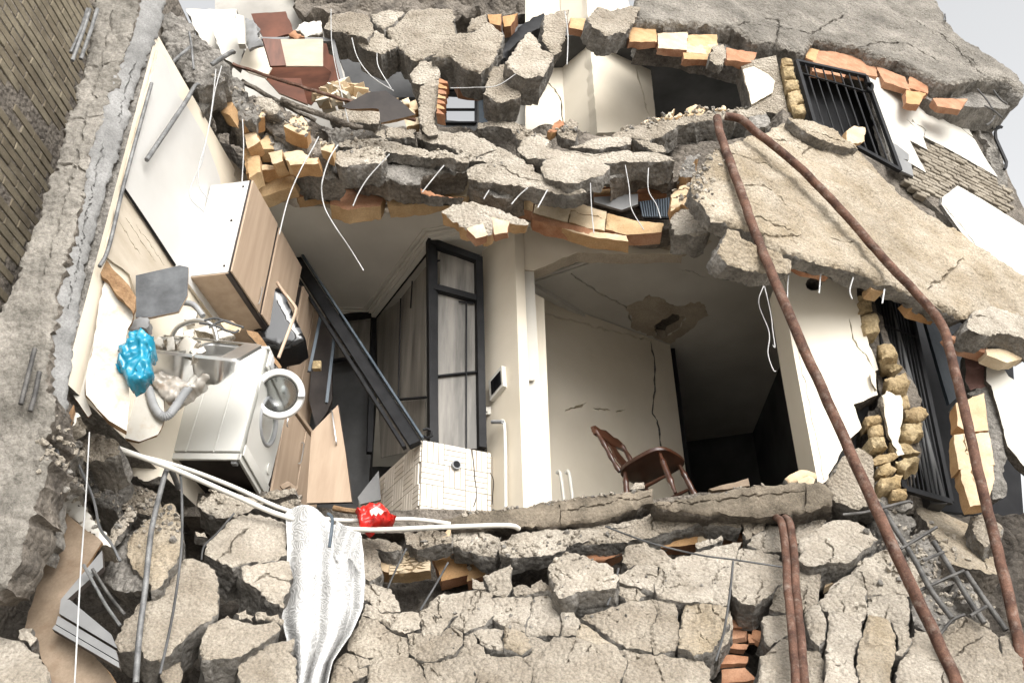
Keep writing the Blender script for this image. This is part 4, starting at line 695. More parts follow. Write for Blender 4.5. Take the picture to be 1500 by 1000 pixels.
for v, q, m in [('C', [(648,120),(770,115),(772,180),(655,180)], clay), ('C', [(776,140),(905,135),(905,215),(778,205)], clay_p), ('C', [(905,150),(1030,150),(1040,235),(905,225)], clay), ('C', [(885,225),(1000,232),(1000,255),(890,252)], clay), ('C', [(1070,205),(1205,225),(1185,268),(1075,258)], clay_r), ('D', [(20,185),(150,192),(140,238),(18,225)], clay_p), ('D', [(565,215),(745,225),(700,330),(560,305)], clay_r), ('D', [(720,235),(830,265),(840,330),(705,310)], clay_r), ('D', [(530,205),(590,215),(570,265),(530,250)], clay), ('D', [(830,280),(960,330),(985,390),(870,350)], clay_r), ('D', [(965,385),(1050,400),(1020,450),(965,440)], clay), ('D', [(1080,420),(1230,425),(1200,470),(1100,455)], clay_r), ('D', [(980,320),(1060,370),(1060,400),(970,380)], clay_r), ('C', [(400,75),(465,78),(455,130),(395,115)], clay)]:
    clayblk(v, q, RT, ts, [m, clay_r], -.1, .07)
chunk('cement_piece', z('C',[(1000,260),(1010,200),(1060,190),(1070,230),(1060,275),(1030,275)]), RT.tilt(1050,75,(0,0,0),.02), .1, PC, ts)
panel('slab_core', z('D',[(-180,110),(220,130),(560,180),(830,270),(1130,380),(1400,380),(1450,420),(1400,470),(1230,460),(1080,440),(830,320),(560,290),(310,260),(0,180),(-180,160)]), RT, .3, [core], ts, lift=-.2, jit=.04)
# sloping slab on the right
rs = empty('sloping_slab', RS.at(1250,300), 'broad ochre cement slab sloping out below the upper barred window', 'slab')
chunk('cement_piece', [(1077,205),(1120,190),(1165,172),(1200,205),(1260,218),(1296,258),(1340,296),(1408,340),(1530,425),(1530,520),(1477,487),(1428,456),(1418,465),(1370,445),(1326,425),(1282,408),(1204,381),(1146,361),(1112,337),(1068,323),(1046,318),(1022,278),(1018,255),(1050,215)], RS, .12, [cement_y, core], rs, step=.026, amp=.02, jit=.03, rnd=.045, taper=.03,
      cracks=[z('D',c) for c in ([(210,660),(280,680),(380,715)], [(350,585),(450,600),(525,640)], [(540,570),(620,610),(700,640),(760,650)], [(270,800),(350,810),(420,850),(450,890)], [(520,660),(560,630),(600,620)], [(300,920),(400,960),(470,980)])]+[z('H',c) for c in ([(1060,300),(1130,250),(1200,180)], [(330,60),(420,70),(520,60)], [(640,80),(720,110)])], crackw=.012, crackd=.04)
chunk('cement_piece', z('H',[(165,130),(200,40),(300,102),(390,132),(470,182),(472,230),(370,226),(280,220),(200,190)]), RS.tilt(1105,365,(-.1,0,-.2),.04), .16, [cement_y, core], rs, step=.02, amp=.02)
chunk('cement_piece', z('H',[(1235,430),(1265,395),(1340,380),(1560,440),(1560,560),(1405,495),(1300,500),(1240,470)]), RS.tilt(1440,470,(0,0,0),.03), .2, [cement_w, core], rs, step=.024, cracks=[z('H',[(1250,410),(1330,430)])])
chunk('cement_piece', z('D',[(455,505),(560,520),(660,560),(700,600),(760,640),(700,630),(590,600),(500,540)]), RS.tilt(1200,195,(0,0,0),.09), .1, [cement_y, core], rs, step=.02, cracks=[z('D',[(540,560),(620,590),(690,610)])])
clayblk('H', [(480,165),(600,200),(650,235),(540,210)], RS, rs, [clay_r], -.12, .1); clayblk('H', [(808,280),(870,298),(868,315),(812,302)], RS, rs, [clay], -.08, .1)
clayblk('H', [(960,350),(1040,370),(1125,400),(1100,420),(990,385)], RS, rs, [clay], -.12, .1); clayblk('H', [(1150,500),(1320,540),(1310,580),(1180,530)], RS, rs, [clay_r], -.14, .1); clayblk('H', [(1310,560),(1480,560),(1480,600),(1400,620),(1315,585)], RS, rs, [clay_p], -.12, .1)
loose('D', [(710,560),(740,540),(790,548),(788,605),(740,615),(712,600)], RS, 'square tan block resting before the upper barred window', .09, [clay_p, clay], .12, name='loose_block', cat='block', rnd=.01, jit=.012, amp=.006)
# barred windows
def barred(name, q, plane, nb, label, glassy, lift=.0):
    A_, B_, C_, D_ = q      # top-left, top-right, bottom-right, bottom-left
    e = empty(name, plane.at(*D_), label, 'window')
    L = lambda a, b, t: (a[0]+(b[0]-a[0])*t, a[1]+(b[1]-a[1])*t)
    for a, b in ((A_,B_),(B_,C_),(C_,D_),(D_,A_)): tube('frame', [plane.at(*a, lift), plane.at(*b, lift)], .028, glassy, parent=e, n=4)
    for i in range(1, nb): tube('bar', [plane.at(*L(A_,B_,i/nb), lift), plane.at(*L(D_,C_,i/nb), lift)], .009, glassy, parent=e, n=6)
    for t in (.18,): tube('cross_bar', [plane.at(*L(A_,D_,t), lift+.012), plane.at(*L(B_,C_,t), lift+.012)], .008, glassy, parent=e, n=6)
    panel('dark_interior', [A_,B_,C_,D_], plane, .02, [void], e, lift=-.3)  # black sheet stands in for the unlit room behind the bars
    return e
barred('barred_window', [(1166,90),(1268,112),(1318,250),(1192,180)], RW, 8, 'black barred window under the top slab', black, .08)
barred('barred_window', [(1278,420),(1330,440),(1392,735),(1322,715)], RW2, 11, 'black barred window behind the crumbling ochre bricks', black, .06)
panel('window_backing', [(1265,400),(1480,480),(1500,760),(1300,740)], RW2, .1, [void], lift=-.55, label='darkness behind the lower barred window', cat='wall')  # painted darkness, a black sheet in place of a shaded room
panel('window_shutter', z('H',[(1040,420),(1190,500),(1215,560),(1215,740),(1150,800),(1120,700)]), RW2, .03, [bluegr], lift=-.15, label='blue grey metal shutter behind the bent rusty pipe', cat='shutter')
tube('latch', [RW.at(*p, .12) for p in z('D',[(790,355),(815,365),(810,395),(795,380)])], .02, black, 'small black latch on the upper window frame', 'latch', n=6)
# crumbling ochre brick column beside the pier
bc = empty('brick_column', P(1320,720,6.5), 'crumbling ochre brick column between the pier and barred window', 'column')
panel('mortar_core', z('H',[(740,280),(800,290),(870,470),(930,600),(985,690),(1030,780),(1000,900),(1030,1000),(980,1200),(830,1200),(790,960),(800,830),(860,800),(830,640),(800,500),(750,400)]), front(6.62), .3, [coreb], bc, jit=.03)
for q in [[(870,690),(960,665),(985,700),(930,740),(880,730)], [(840,520),(900,520),(930,580),(860,600)], [(845,610),(900,600),(950,640),(900,665),(855,650)], [(960,820),(1040,795),(1075,825),(1030,860),(970,850)], [(940,740),(985,745),(1000,800),(945,800)], [(955,880),(1040,870),(1045,930),(1000,950),(950,930)], [(790,850),(850,835),(860,880),(800,890)], [(795,895),(860,890),(865,930),(800,940)], [(800,950),(870,940),(885,985),(820,990)], [(760,330),(810,330),(820,400),(770,400)], [(775,410),(840,400),(860,470),(800,480)], [(890,960),(960,960),(1030,1000),(900,1010)]]:
    q2 = z('H', q); chunk('brick', q2, Plane(P(q2[0][0],q2[0][1],6.48+RNG.uniform(-.06,.06)), (RNG.uniform(-.4,.4),-1,RNG.uniform(-.2,.3))), .14, [ybrick, ybrick], bc, step=.025, amp=.02, jit=.025, rnd=.03, side=.02)
for q in [[(830,20),(880,0),(960,0),(900,40),(840,50)], [(850,60),(900,40),(930,70),(880,110),(845,95)], [(860,110),(950,105),(945,150),(860,155)], [(905,165),(965,160),(960,210),(905,205)], [(915,30),(1000,10),(1020,20),(960,70),(925,60)]]:
    q2 = z('L', q); chunk('brick', q2, Plane(P(q2[0][0],q2[0][1],6.42+RNG.uniform(-.05,.05)), (RNG.uniform(-.4,.4),-1,RNG.uniform(-.1,.3))), .14, [ybrick, ybrick], bc, step=.025, amp=.02, jit=.02, rnd=.03, side=.02)
chunk('plaster_shard', z('H',[(860,760),(880,740),(940,760),(950,830),(930,960),(960,1010),(930,1020),(890,940),(870,850)]), front(6.46), .05, [paint, cement], bc, jit=.02)
chunk('plaster_shard', z('H',[(805,660),(830,655),(838,740),(815,700)]), front(6.45), .03, [paint, cement], bc, jit=.01)
loose('L', [(830,40),(850,50),(860,180),(930,215),(1000,230),(960,260),(860,240),(835,180)], front(6.5), 'grey mortar bed under the ochre brick column', .25, [core, core], 0)
# upper bricks beside the top window
uc = empty('brick_column', P(1165,165,6.9), 'narrow strip of broken ochre bricks beside the upper window', 'column')
for q in [[(430,280),(480,290),(490,335),(440,330)], [(440,340),(500,345),(505,385),(450,380)], [(455,395),(510,380),(525,430),(470,450)], [(465,455),(530,435),(535,480),(480,490)], [(425,250),(470,250),(475,280),(430,278)]]:
    chunk('brick', z('D', q), front(6.86), .14, [ybrick, ybrick], uc, step=.025, amp=.015, jit=.02, rnd=.025)
# masonry stub with pale clay blocks at the right
ms = empty('masonry_stub', P(1440,720,6.2), 'pale clay block stub wrapped by the bent rusty pipe', 'masonry')
for v, q, m in [('H', [(1180,790),(1300,750),(1320,910),(1230,915),(1185,890)], [clay_p, clay]), ('H', [(1170,930),(1320,920),(1345,1060),(1190,1080)], [clay_p, clay]), ('L', [(1195,20),(1250,0),(1335,30),(1345,120),(1320,225),(1240,240),(1200,120)], [clay_p, clay])]:
    clayblk(v, q, front(6.25,.05), ms, m, cr=[[(q[0][0]+40,q[0][1]+10),(q[0][0]+60,q[0][1]+110)]])
chunk('mortar_lump', z('H',[(1230,750),(1300,705),(1350,740),(1390,880),(1395,1000),(1400,1190),(1345,1200),(1330,1050),(1310,900),(1300,770)]), front(6.2,.05,.2), .25, [core, core], ms, amp=.02)
panel('corner_wall', z('H',[(1310,590),(1340,590),(1405,680),(1520,760),(1520,1120),(1400,980),(1370,860),(1330,720),(1308,700)]), front(6.9), .1, [paint_w, coreb], jit=.01, label='white wall corner at the edge behind the clay stub', cat='wall')
panel('corner_pier', z('H',[(1215,580),(1310,570),(1310,720),(1240,740),(1218,700)]), front(6.95), .12, [material('maroon_plaster', (.13,.07,.06), (.22,.13,.11), 6, .9, .01, 40, dirt=.3), core], jit=.02, label='dark maroon plaster pier below the right slab', cat='wall')
# far right pieces against the sky
chunk('torn_beam_end', z('D',[(1255,470),(1290,490),(1320,560),(1380,690),(1410,800),(1400,880),(1360,760),(1300,640),(1320,640),(1270,560)]), RW, .25, [core, core], None, 'torn grey beam end at the far corner against the sky', 'beam', lift=.05, amp=.03)
q = z('D',[(1330,550),(1375,548),(1352,555),(1350,600),(1395,700),(1385,730)]); tube('bent_bracket', [RW.at(*p, .12) for p in q], .02, black, 'black bent steel bracket at the far corner', 'bracket', n=4, sub=2)
panel('back_closure', None, Plane((0,12.1,0), (0,-1,0)), .1, [paint_k], pts3=[Vector(p) for p in [(-3,12.1,3),(4.5,12.1,3),(4.5,12.1,7.9),(-3,12.1,7.9)]], label='dark rear wall of the building', cat='wall')

chunk('top_core', z('B',[(330,40),(700,90),(900,60),(1200,60),(1560,60),(1560,-120),(330,-120)]), front(7.6,.1), .3, [coreb, coreb], us, step=.06, amp=.08, jit=.15)
# ------------------------------------------------------------------ kitchen things
panel('wall_tile_sheet', [(180,272),(219,125),(232,74),(242,85),(262,140),(272,152),(298,195),(312,232),(322,260),(345,420),(330,490),(255,386)], KW, .02, [tilew, adhes], lift=.025, jit=.006, label='white glazed wall sheet above the kitchen counter line', cat='wall tile')
tube('edge_strip', [KW.at(180,274,.03), KW.at(218,330,.03), KW.at(256,388,.03)], .012, black, 'black edge strip below the white wall sheet', 'strip', n=4, sub=2)
panel('adhesive_patch', [(180,278),(254,390),(262,400),(200,440),(190,402),(155,375),(150,380)], KW, .012, [adhes], lift=.015, jit=.006, cracks=[[(178,330),(205,372)], [(185,320),(225,380)], [(200,330),(240,388)]], crackw=.004, crackd=.008, label='beige scraped wall area under the white sheet', cat='wall')
tube('edge_pipe', [KW.at(222,122,.05), KW.at(182,268,.05), KW.at(160,360,.05), KW.at(146,390,.05)], .013, steel, 'grey conduit along the edge of the white wall sheet', 'pipe', n=8)
panel('charcoal_board', z('E',[(585,245),(775,202),(812,210),(808,330),(770,400),(650,425),(585,425)]), front(5.55,.05,.15), .02, [slate, lam], label='small charcoal board standing behind the sink', cat='board')
# wall cabinet
wc = empty('wall_cabinet', P(275,405,5.92), 'white and tan wall cabinet hung on the kitchen wall', 'cabinet')
dk = Vector((KB[0]-KA[0], KB[1]-KA[1], 0)).normalized(); ok = Vector((dk.y,-dk.x,0)); up = Vector((.05,0,1)).normalized()
c0 = P(274,405,5.92)
def cab(a, b, c_): return c0 + ok*a + dk*b + up*c_
def hexa(name, a, b, c_, mat, parent):
    bm = bmesh.new(); vs = [bm.verts.new(cab(a[i&1], b[(i>>1)&1], c_[(i>>2)&1])) for i in range(8)]
    for f in ((0,1,3,2),(4,6,7,5),(0,4,5,1),(2,3,7,6),(0,2,6,4),(1,5,7,3)): bm.faces.new([vs[i] for i in f])
    bmesh.ops.bevel(bm, geom=list(bm.edges), offset=.003, segments=1, affect='EDGES')
    return bmobj(name, bm, mat, parent, world=True)
hexa('carcass', (0,.32), (0,1.15), (0,.9), lamw, wc)
hexa('edge_band', (.323,.334), (-.004,1.15), (-.004,.905), lamd, wc)
hexa('door', (.336,.352), (0,.55), (0,.9), lam, wc); hexa('door', (.336,.352), (.60,1.15), (.02,.9), lam, wc)
hexa('bottom_panel', (.0,.32), (.004,1.15), (-.012,-.002), lam, wc)
hexa('bottom_edge', (.30,.334), (.0,1.15), (-.02,-.013), lamd, wc)
for k in ((.3,.06),(.3,.84),(.27,.5)):
    bm = bmesh.new(); bmesh.ops.create_uvsphere(bm, u_segments=10, v_segments=6, radius=.009); bmesh.ops.translate(bm, verts=bm.verts, vec=cab(k[0]-.02,-.003,k[1])); bmobj('screw_cap', bm, lamd, wc, world=True)
tube('handle', [cab(.365,.47,.03), cab(.375,.47,.05), cab(.375,.47,.17), cab(.365,.47,.19)], .005, chrome, parent=wc, n=6)
# cooker hood below the cabinets
hd = empty('cooker_hood', P(405,490,6.6), 'black curved cooker hood with a pale bar below the wall cabinet', 'cooker hood')
bm = bmesh.new(); HQ = z('E',[(1105,300),(1200,290),(1235,340),(1270,420),(1310,500),(1318,520),(1280,545),(1200,560),(1100,520),(1085,440)])
chunk('hood_body', HQ, Plane(P(400,470,6.62), (.15,-1,-.1)), .3, [bgloss, black], hd, step=.04, amp=0, jit=0, rnd=.03, side=0, taper=-.05)
tube('pull_bar', [P(*p, 6.45) for p in z('E',[(1195,275),(1225,320),(1265,370),(1275,400),(1250,470),(1200,600)])], .014, lam, parent=hd, n=6)
# tall cupboard fronts behind
tall = empty('tall_cupboard', KW.at(430,600), 'tan tall cupboard and base fronts along the dim kitchen wall', 'cupboard')
def zf(h): return h-(c0.z-ZF)
hexa('carcass', (0,.30), (1.32,1.95), (zf(.05),zf(2.25)), lamd, tall); hexa('door', (.302,.322), (1.32,1.62), (zf(.9),zf(2.25)), lam, tall); hexa('door', (.302,.322), (1.63,1.95), (zf(.9),zf(2.25)), lam, tall)
hexa('base_carcass', (0,.50), (.98,1.9), (zf(.0),zf(.84)), lamd, tall); hexa('base_door', (.502,.522), (.98,1.42), (zf(.05),zf(.83)), lam, tall); hexa('base_door', (.502,.522), (1.43,1.9), (zf(.05),zf(.83)), lam, tall)
hexa('worktop', (0,.54), (.96,1.9), (zf(.845),zf(.88)), lam, tall)
tube('handle', [cab(.53,1.36,zf(.5)), cab(.55,1.36,zf(.51)), cab(.55,1.36,zf(.67)), cab(.53,1.36,zf(.68))], .006, chrome, parent=tall, n=6, sub=2)
tube('handle', [cab(.33,1.38,zf(1.5)), cab(.345,1.38,zf(1.51)), cab(.345,1.38,zf(1.64)), cab(.33,1.38,zf(1.65))], .006, chrome, parent=tall, n=6, sub=2)
# swung-open cupboard door
dr = empty('open_cupboard_door', P(485,740,6.65), 'tan cupboard door swung out with a steel handle', 'cupboard door')
panel('door_panel', z('F',[(400,920),(515,802),(548,1010),(575,1220),(380,1225)]), Plane(P(485,680,6.62), (-.35,-1,.12)), .022, [lam, lamd], dr)
DP = Plane(P(485,680,6.62), (-.35,-1,.12))
tube('handle', [DP.at(*p, l) for p, l in zip(z('F',[(487,832),(490,838),(507,960),(508,968)]), (.0,.03,.03,.0))], .006, chrome, parent=dr, n=6, sub=2)
tube('handle', [P(*p, 6.66) for p in z('F',[(308,832),(303,838),(296,888),(300,896)])], .005, chrome, 'short steel handle on the tan base door', 'handle', n=6)
# washing machine
wm = empty('washing_machine', (-2.14,6.46,ZF+.02), 'white front loading washing machine with its round door open', 'washing machine', rot=(math.radians(4),math.radians(5),math.radians(86)))
bpy.context.view_layer.update()
Wd, Dp, Ht = .60, .58, .97
bm = bmesh.new()
box(bm, (0,.01,Ht/2+.03), (Wd,Dp-.03,Ht-.06), .012)
for x in (-Wd/2-.002, Wd/2+.002):
    for yy in (-.08,.12): box(bm, (x,yy,Ht/2), (.006,.012,Ht-.1), .002, seg=1)
body = bmobj('body', bm, white_a, wm)
bm = bmesh.new(); box(bm, (0,.01,Ht-.012), (Wd+.01,Dp+.01,.028), .008); bmobj('top_panel', bm, white_a, wm)
bm = bmesh.new()
for a, b in (((-Wd/2+.012,0,.02),(.024,Dp-.02,.05)), ((Wd/2-.012,0,.02),(.024,Dp-.02,.05)), ((0,-Dp/2+.02,.02),(Wd,.024,.05)), ((0,Dp/2-.02,.02),(Wd,.024,.05))): box(bm, a, b, .004, seg=1)
bmobj('base_frame', bm, white_a, wm)
boxo('base_shadow_plate', (0,.01,.04), (Wd-.06,Dp-.08,.006), lamd, wm)
for sx in (-1,1):
    for sy in (-1,1): boxo('foot', (sx*.25,sy*.23,-.005), (.045,.045,.03), rubber, wm, .008)
# front with porthole
bm = bmesh.new(); N = 40; yf = -Dp/2; R0 = .17; zc = .50
vi = [bm.verts.new((R0*math.cos(2*math.pi*k/N), yf, zc+R0*math.sin(2*math.pi*k/N))) for k in range(N)]
vo = []
for k in range(N):
    a = 2*math.pi*k/N; cx, sx = math.cos(a), math.sin(a); s = min((Wd/2-.006)/abs(cx) if abs(cx) > 1e-6 else 9, ((Ht-.2-zc) if sx > 0 else (zc-.12))/abs(sx) if abs(sx) > 1e-6 else 9)
    vo.append(bm.verts.new((s*cx, yf, zc+s*sx)))
vb = [bm.verts.new((v.co.x*.88, yf+.10, zc+(v.co.z-zc)*.88)) for v in vi]
for k in range(N):
    j = (k+1)%N; bm.faces.new((vo[k],vo[j],vi[j],vi[k])); bm.faces.new((vi[k],vi[j],vb[j],vb[k]))
bmobj('front_panel', bm, white_a, wm)
bm = bmesh.new(); tubebm(bm, [Vector(((R0+.004)*math.cos(2*math.pi*k/N), yf+.004, zc+(R0+.004)*math.sin(2*math.pi*k/N))) for k in range(N+1)], .018, 8); bmobj('door_gasket', bm, rubber, wm)
bm = bmesh.new(); bmesh.ops.create_cone(bm, cap_ends=True, segments=32, radius1=.15, radius2=.15, depth=.01); bmesh.ops.rotate(bm, verts=bm.verts, matrix=Matrix.Rotation(math.pi/2,3,'X')); bmesh.ops.translate(bm, verts=bm.verts, vec=(0,yf+.1,zc)); bmobj('drum', bm, bgloss, wm)
cp = boxo('control_panel', (0,yf-.004,Ht-.11), (Wd-.012,.016,.15), white_a, wm, .006)
d1 = boxo('detergent_drawer', (-.17,yf-.014,Ht-.105), (.2,.012,.1), grey_a, wm, .006)
bm = bmesh.new(); bmesh.ops.create_cone(bm, cap_ends=True, segments=20, radius1=.035, radius2=.03, depth=.025); bmesh.ops.rotate(bm, verts=bm.verts, matrix=Matrix.Rotation(math.pi/2,3,'X')); bmesh.ops.translate(bm, verts=bm.verts, vec=(.1,yf-.022,Ht-.11)); bmobj('dial', bm, grey_a, wm)
for k in range(3): boxo('button', (.17+k*.035,yf-.014,Ht-.11), (.02,.008,.014), grey_a, wm, .003)
boxo('kick_plate', (0,yf-.002,.075), (Wd-.012,.012,.085), white_a, wm, .003)
bm = bmesh.new(); bmesh.ops.create_cone(bm, cap_ends=True, segments=20, radius1=.04, radius2=.04, depth=.008); bmesh.ops.rotate(bm, verts=bm.verts, matrix=Matrix.Rotation(math.pi/2,3,'X')); bmesh.ops.scale(bm, verts=bm.verts, vec=(.7,1,1.1)); bmesh.ops.translate(bm, verts=bm.verts, vec=(.2,yf-.006,.22)); bmobj('filter_cover', bm, white_a, wm)
# open round door: ring, glass bowl, latch; hinged at the near edge of the porthole
dcw = P(409,577,6.3); tow = (CAMP-dcw).normalized()
dn = Vector((.2,-.86,-.36)).normalized(); du = Vector((0,0,1)).cross(dn).normalized(); dv = dn.cross(du)
def lathe(name, prof, mat, parent, n=48):
    bm = bmesh.new(); rings = [[bm.verts.new(dcw+(du*math.cos(2*math.pi*k/n)+dv*math.sin(2*math.pi*k/n))*r+dn*h) for k in range(n)] for r, h in prof]
    for A_, B_ in zip(rings, rings[1:]):
        for k in range(n): bm.faces.new((A_[k], A_[(k+1)%n], B_[(k+1)%n], B_[k]))
    return bmobj(name, bm, mat, parent, world=True)
dd = lathe('round_door', [(.135,-.02),(.135,.012),(.142,.024),(.16,.03),(.178,.024),(.187,.006),(.187,-.014),(.178,-.024),(.135,-.02)], material('door_ring_grey', (.62,.62,.60), (.68,.68,.66), 3, .35, 0, dirt=.12, spec=.5), wm)
lathe('glass_bowl', [(.134,.0),(.125,-.02),(.11,-.06),(.085,-.085),(.04,-.095),(.002,-.097),(.002,-.092),(.04,-.09),(.08,-.08),(.104,-.057),(.119,-.018),(.128,.0),(.134,.0)], gl, dd)
boxo('latch', dcw+du*.16+dn*.035, (.05,.03,.035), grey_a, dd, .006).matrix_parent_inverse = dd.matrix_world.inverted()
boxo('hinge', dcw-du*.18-dn*.01, (.04,.04,.06), grey_a, dd, .006).matrix_parent_inverse = dd.matrix_world.inverted()
bpy.context.view_layer.update()
# sink: double bowl, tipped towards the street, full of rubble
sn = Vector((.1,-.70,.70)).normalized(); su = Vector((1,.06,-.22)); su = (su-sn*su.dot(sn)).normalized(); sv = sn.cross(su)
s0 = P(268,508,5.6)
sk = empty('kitchen_sink', s0, 'dented stainless double sink tipped over the washing machine', 'sink')
def sp(a, b, h): return s0+su*a+sv*b+sn*h
def rrect(w, h, r, n=5):
    o = []
    for cx, cy, a0 in ((w/2-r,h/2-r,0),(-w/2+r,h/2-r,90),(-w/2+r,-h/2+r,180),(w/2-r,-h/2+r,270)):
        for k in range(n+1): a = math.radians(a0+90*k/n); o.append((cx+r*math.cos(a), cy+r*math.sin(a)))
    return o
def bowl(name, ca, w, h, dep):
    bm = bmesh.new(); prof = [(0,0,.012),(0,0,0),(-.012,0,-.006),(-.02,0,-dep*.3),(-.03,0,-dep*.8),(-.06,0,-dep),(-.14,0,-dep-.004),(-.14,0,-dep-.009),(-.055,0,-dep-.006),(-.022,0,-dep*.82),(-.012,0,-dep*.3),(.0,0,-.008)]
    rings = []
    for ins, _, hh in prof:
        rings.append([bm.verts.new(sp(ca+x*(1+ins*2/w)+noise.noise(Vector((x*5,y*5,hh*9)))*.006, y*(1+ins*2/h), hh)) for x, y in rrect(w, h, .06)])
    for A_, B_ in zip(rings, rings[1:]):
        for k in range(len(A_)): bm.faces.new((A_[k], A_[(k+1)%len(A_)], B_[(k+1)%len(A_)], B_[k]))
    bm.faces.new(rings[6]); bm.faces.new(rings[7])
    return bmobj(name, bm, chrome, sk, world=True)
bowl('bowl', -.11, .36, .36, .27); bowl('bowl', .22, .24, .34, .2)
bm = bmesh.new(); R_ = [rrect(.80,.47,.05), rrect(.815,.485,.055), rrect(.80,.47,.05)]
oo = [bm.verts.new(sp(x+.06,y+.02,.012)) for x,y in R_[0]]; lo = [bm.verts.new(sp(x+.06,y+.02,-.006)) for x,y in R_[1]]
for k in range(len(oo)): bm.faces.new((oo[k], oo[(k+1)%len(oo)], lo[(k+1)%len(lo)], lo[k]))
ii = [bm.verts.new(sp(x+.06,y+.02,.010)) for x,y in rrect(.76,.43,.04)]
for k in range(len(oo)): bm.faces.new((ii[k], ii[(k+1)%len(ii)], oo[(k+1)%len(oo)], oo[k]))
bmobj('rim', bm, chrome, sk, world=True)
bm = bmesh.new(); box(bm, sp(.40,.02,.008), (.12,.44,.006), 0, Matrix((su,sv,sn)).transposed()); bmobj('drain_board', bm, chrome, sk, world=True)
tube('tap_spout', [sp(-.16,.18,.02), sp(-.12,.2,.09), sp(.0,.22,.14), sp(.12,.2,.12), sp(.17,.16,.03)], .017, chrome, parent=sk, n=10)
tube('drain_hose', [P(*p, 5.6) for p in z('E',[(640,730),(660,800),(690,845),(720,850),(750,820),(790,760),(820,720)])], .026, rubber, 'corrugated grey drain hose hanging under the sink', 'hose', n=12, sub=9, ribs=.18)
tube('waste_pipe', [P(*p, 5.62) for p in z('E',[(750,820),(790,770),(820,715),(850,680),(895,660)])], .024, pvc, 'short white waste fitting under the sink', 'pipe', n=12, sub=4)
def blob(name, q, plane, t, mat, label, cat, amp, fr=7, jit=.02, group=None, step=.012, vs=1):
    o = chunk(name, q, plane, t, [mat, mat], None, label, cat, group, step=step, amp=0, jit=jit, rnd=.06, side=.03, taper=.25)
    me = o.data; c0_ = Vector((NCH[0],3,5)); n_ = plane.n
    for v in me.vertices:
        q_ = Vector((v.co.x*fr,v.co.y*fr,v.co.z*fr*vs)); w = noise.multi_fractal(q_+c0_, .7, 2.1, 3)-1; f2_ = abs(noise.noise(q_*1.7+c0_))-.25
        v.co += n_*(w*amp*.5-f2_*amp*1.6) + Vector((noise.noise(v.co*11),0,noise.noise(v.co*11+Vector((9,0,0)))))*amp*.25
    me.shade_smooth(); me.set_sharp_from_angle(angle=math.radians(75)); return o
blob('plastic_bag', z('E',[(545,480),(600,462),(650,480),(655,560),(640,620),(655,645),(610,690),(550,712),(525,660),(485,620),(505,570),(495,545),(540,520)]), front(4.95,.1), .12, blue, 'crumpled blue plastic bag hanging on the sink', 'bag', .045, 12, vs=.45)
blob('stained_bag', z('E',[(630,660),(700,650),(790,690),(830,700),(880,640),(905,665),(860,720),(810,740),(780,780),(720,790),(670,740),(635,700)]), front(5.55,-.1), .12, dirtyp, 'dirty clear bag with a rust stain under the sink', 'bag', .03, 9)
loose('E', [(545,460),(590,432),(635,425),(640,460),(600,470),(560,490)], front(5.2), 'crumpled grey rag over the sink corner', .06, [greyl, greyl], 0, name='rag', cat='rag', amp=.03)
GS = 'white rubble pieces lying in the sink'
for q in [[(640,480),(665,470),(715,535),(700,550),(660,530)], [(720,510),(750,500),(755,560),(720,570)], [(750,480),(785,470),(790,500),(760,540),(745,520)], [(760,560),(800,500),(850,530),(820,585),(775,590)], [(790,480),(835,470),(830,520),(800,530)], [(845,560),(880,545),(890,565),(850,585)], [(820,560),(845,540),(850,570),(830,590)], [(755,400),(800,385),(850,400),(840,440),(780,430)], [(720,430),(770,425),(790,460),(740,470)], [(835,470),(900,455),(960,470),(900,490)], [(620,400),(650,380),(640,420),(622,425)], [(900,490),(960,480),(1010,500),(940,515)]]:
    q2 = z('E', q); cx = sum(a for a,_ in q2)/len(q2); cy = sum(b for _,b in q2)/len(q2)
    hh = s0+sn*.02; d_ = ray(cx,cy); tt = (hh-CAMP).dot(sn)/d_.dot(sn); Yc = (CAMP+d_*tt).y
    loose('E', q, front(max(5.3,min(5.9,Yc)), .3), 'white plaster rubble piece lying in the sink', .05, [paint_w, cement_w], 0, (RNG.uniform(-.5,.5),0,RNG.uniform(-.3,.5)), name='rubble_piece', cat='rubble', group=GS, amp=.006, rnd=.012, jit=.01, step=.02)
for i, q in enumerate([[(880,440),(930,430),(990,450),(1050,470)], [(900,470),(960,440),(1010,455)], [(860,450),(920,460),(1000,490),(1030,480)], [(690,390),(760,365),(830,370),(875,420)]]):
    tube('loose_cable', [P(*p, 5.5) for p in z('E', q)], .008 if i < 3 else .02, wired if i < 3 else rubber, ['thin dark cable across the rubble in the sink', 'curled dark cable over the drain board', 'dark cable trailing over the sink edge', 'thick grey hose looped behind the sink'][i], 'cable', n=8)
panel('yellow_card', z('E',[(950,450),(1000,440),(1040,470),(1030,488),(970,475)]), front(5.85,.4), .01, [clay_p], label='yellowish card lying on the sink drain board', cat='card')
panel('machine_board', z('E',[(1060,480),(1110,490),(1215,640),(1205,650),(1130,560),(1070,500)]), front(6.3), .03, [chip, lamd], jit=.006, label='splintered brown board along the machine top', cat='board')
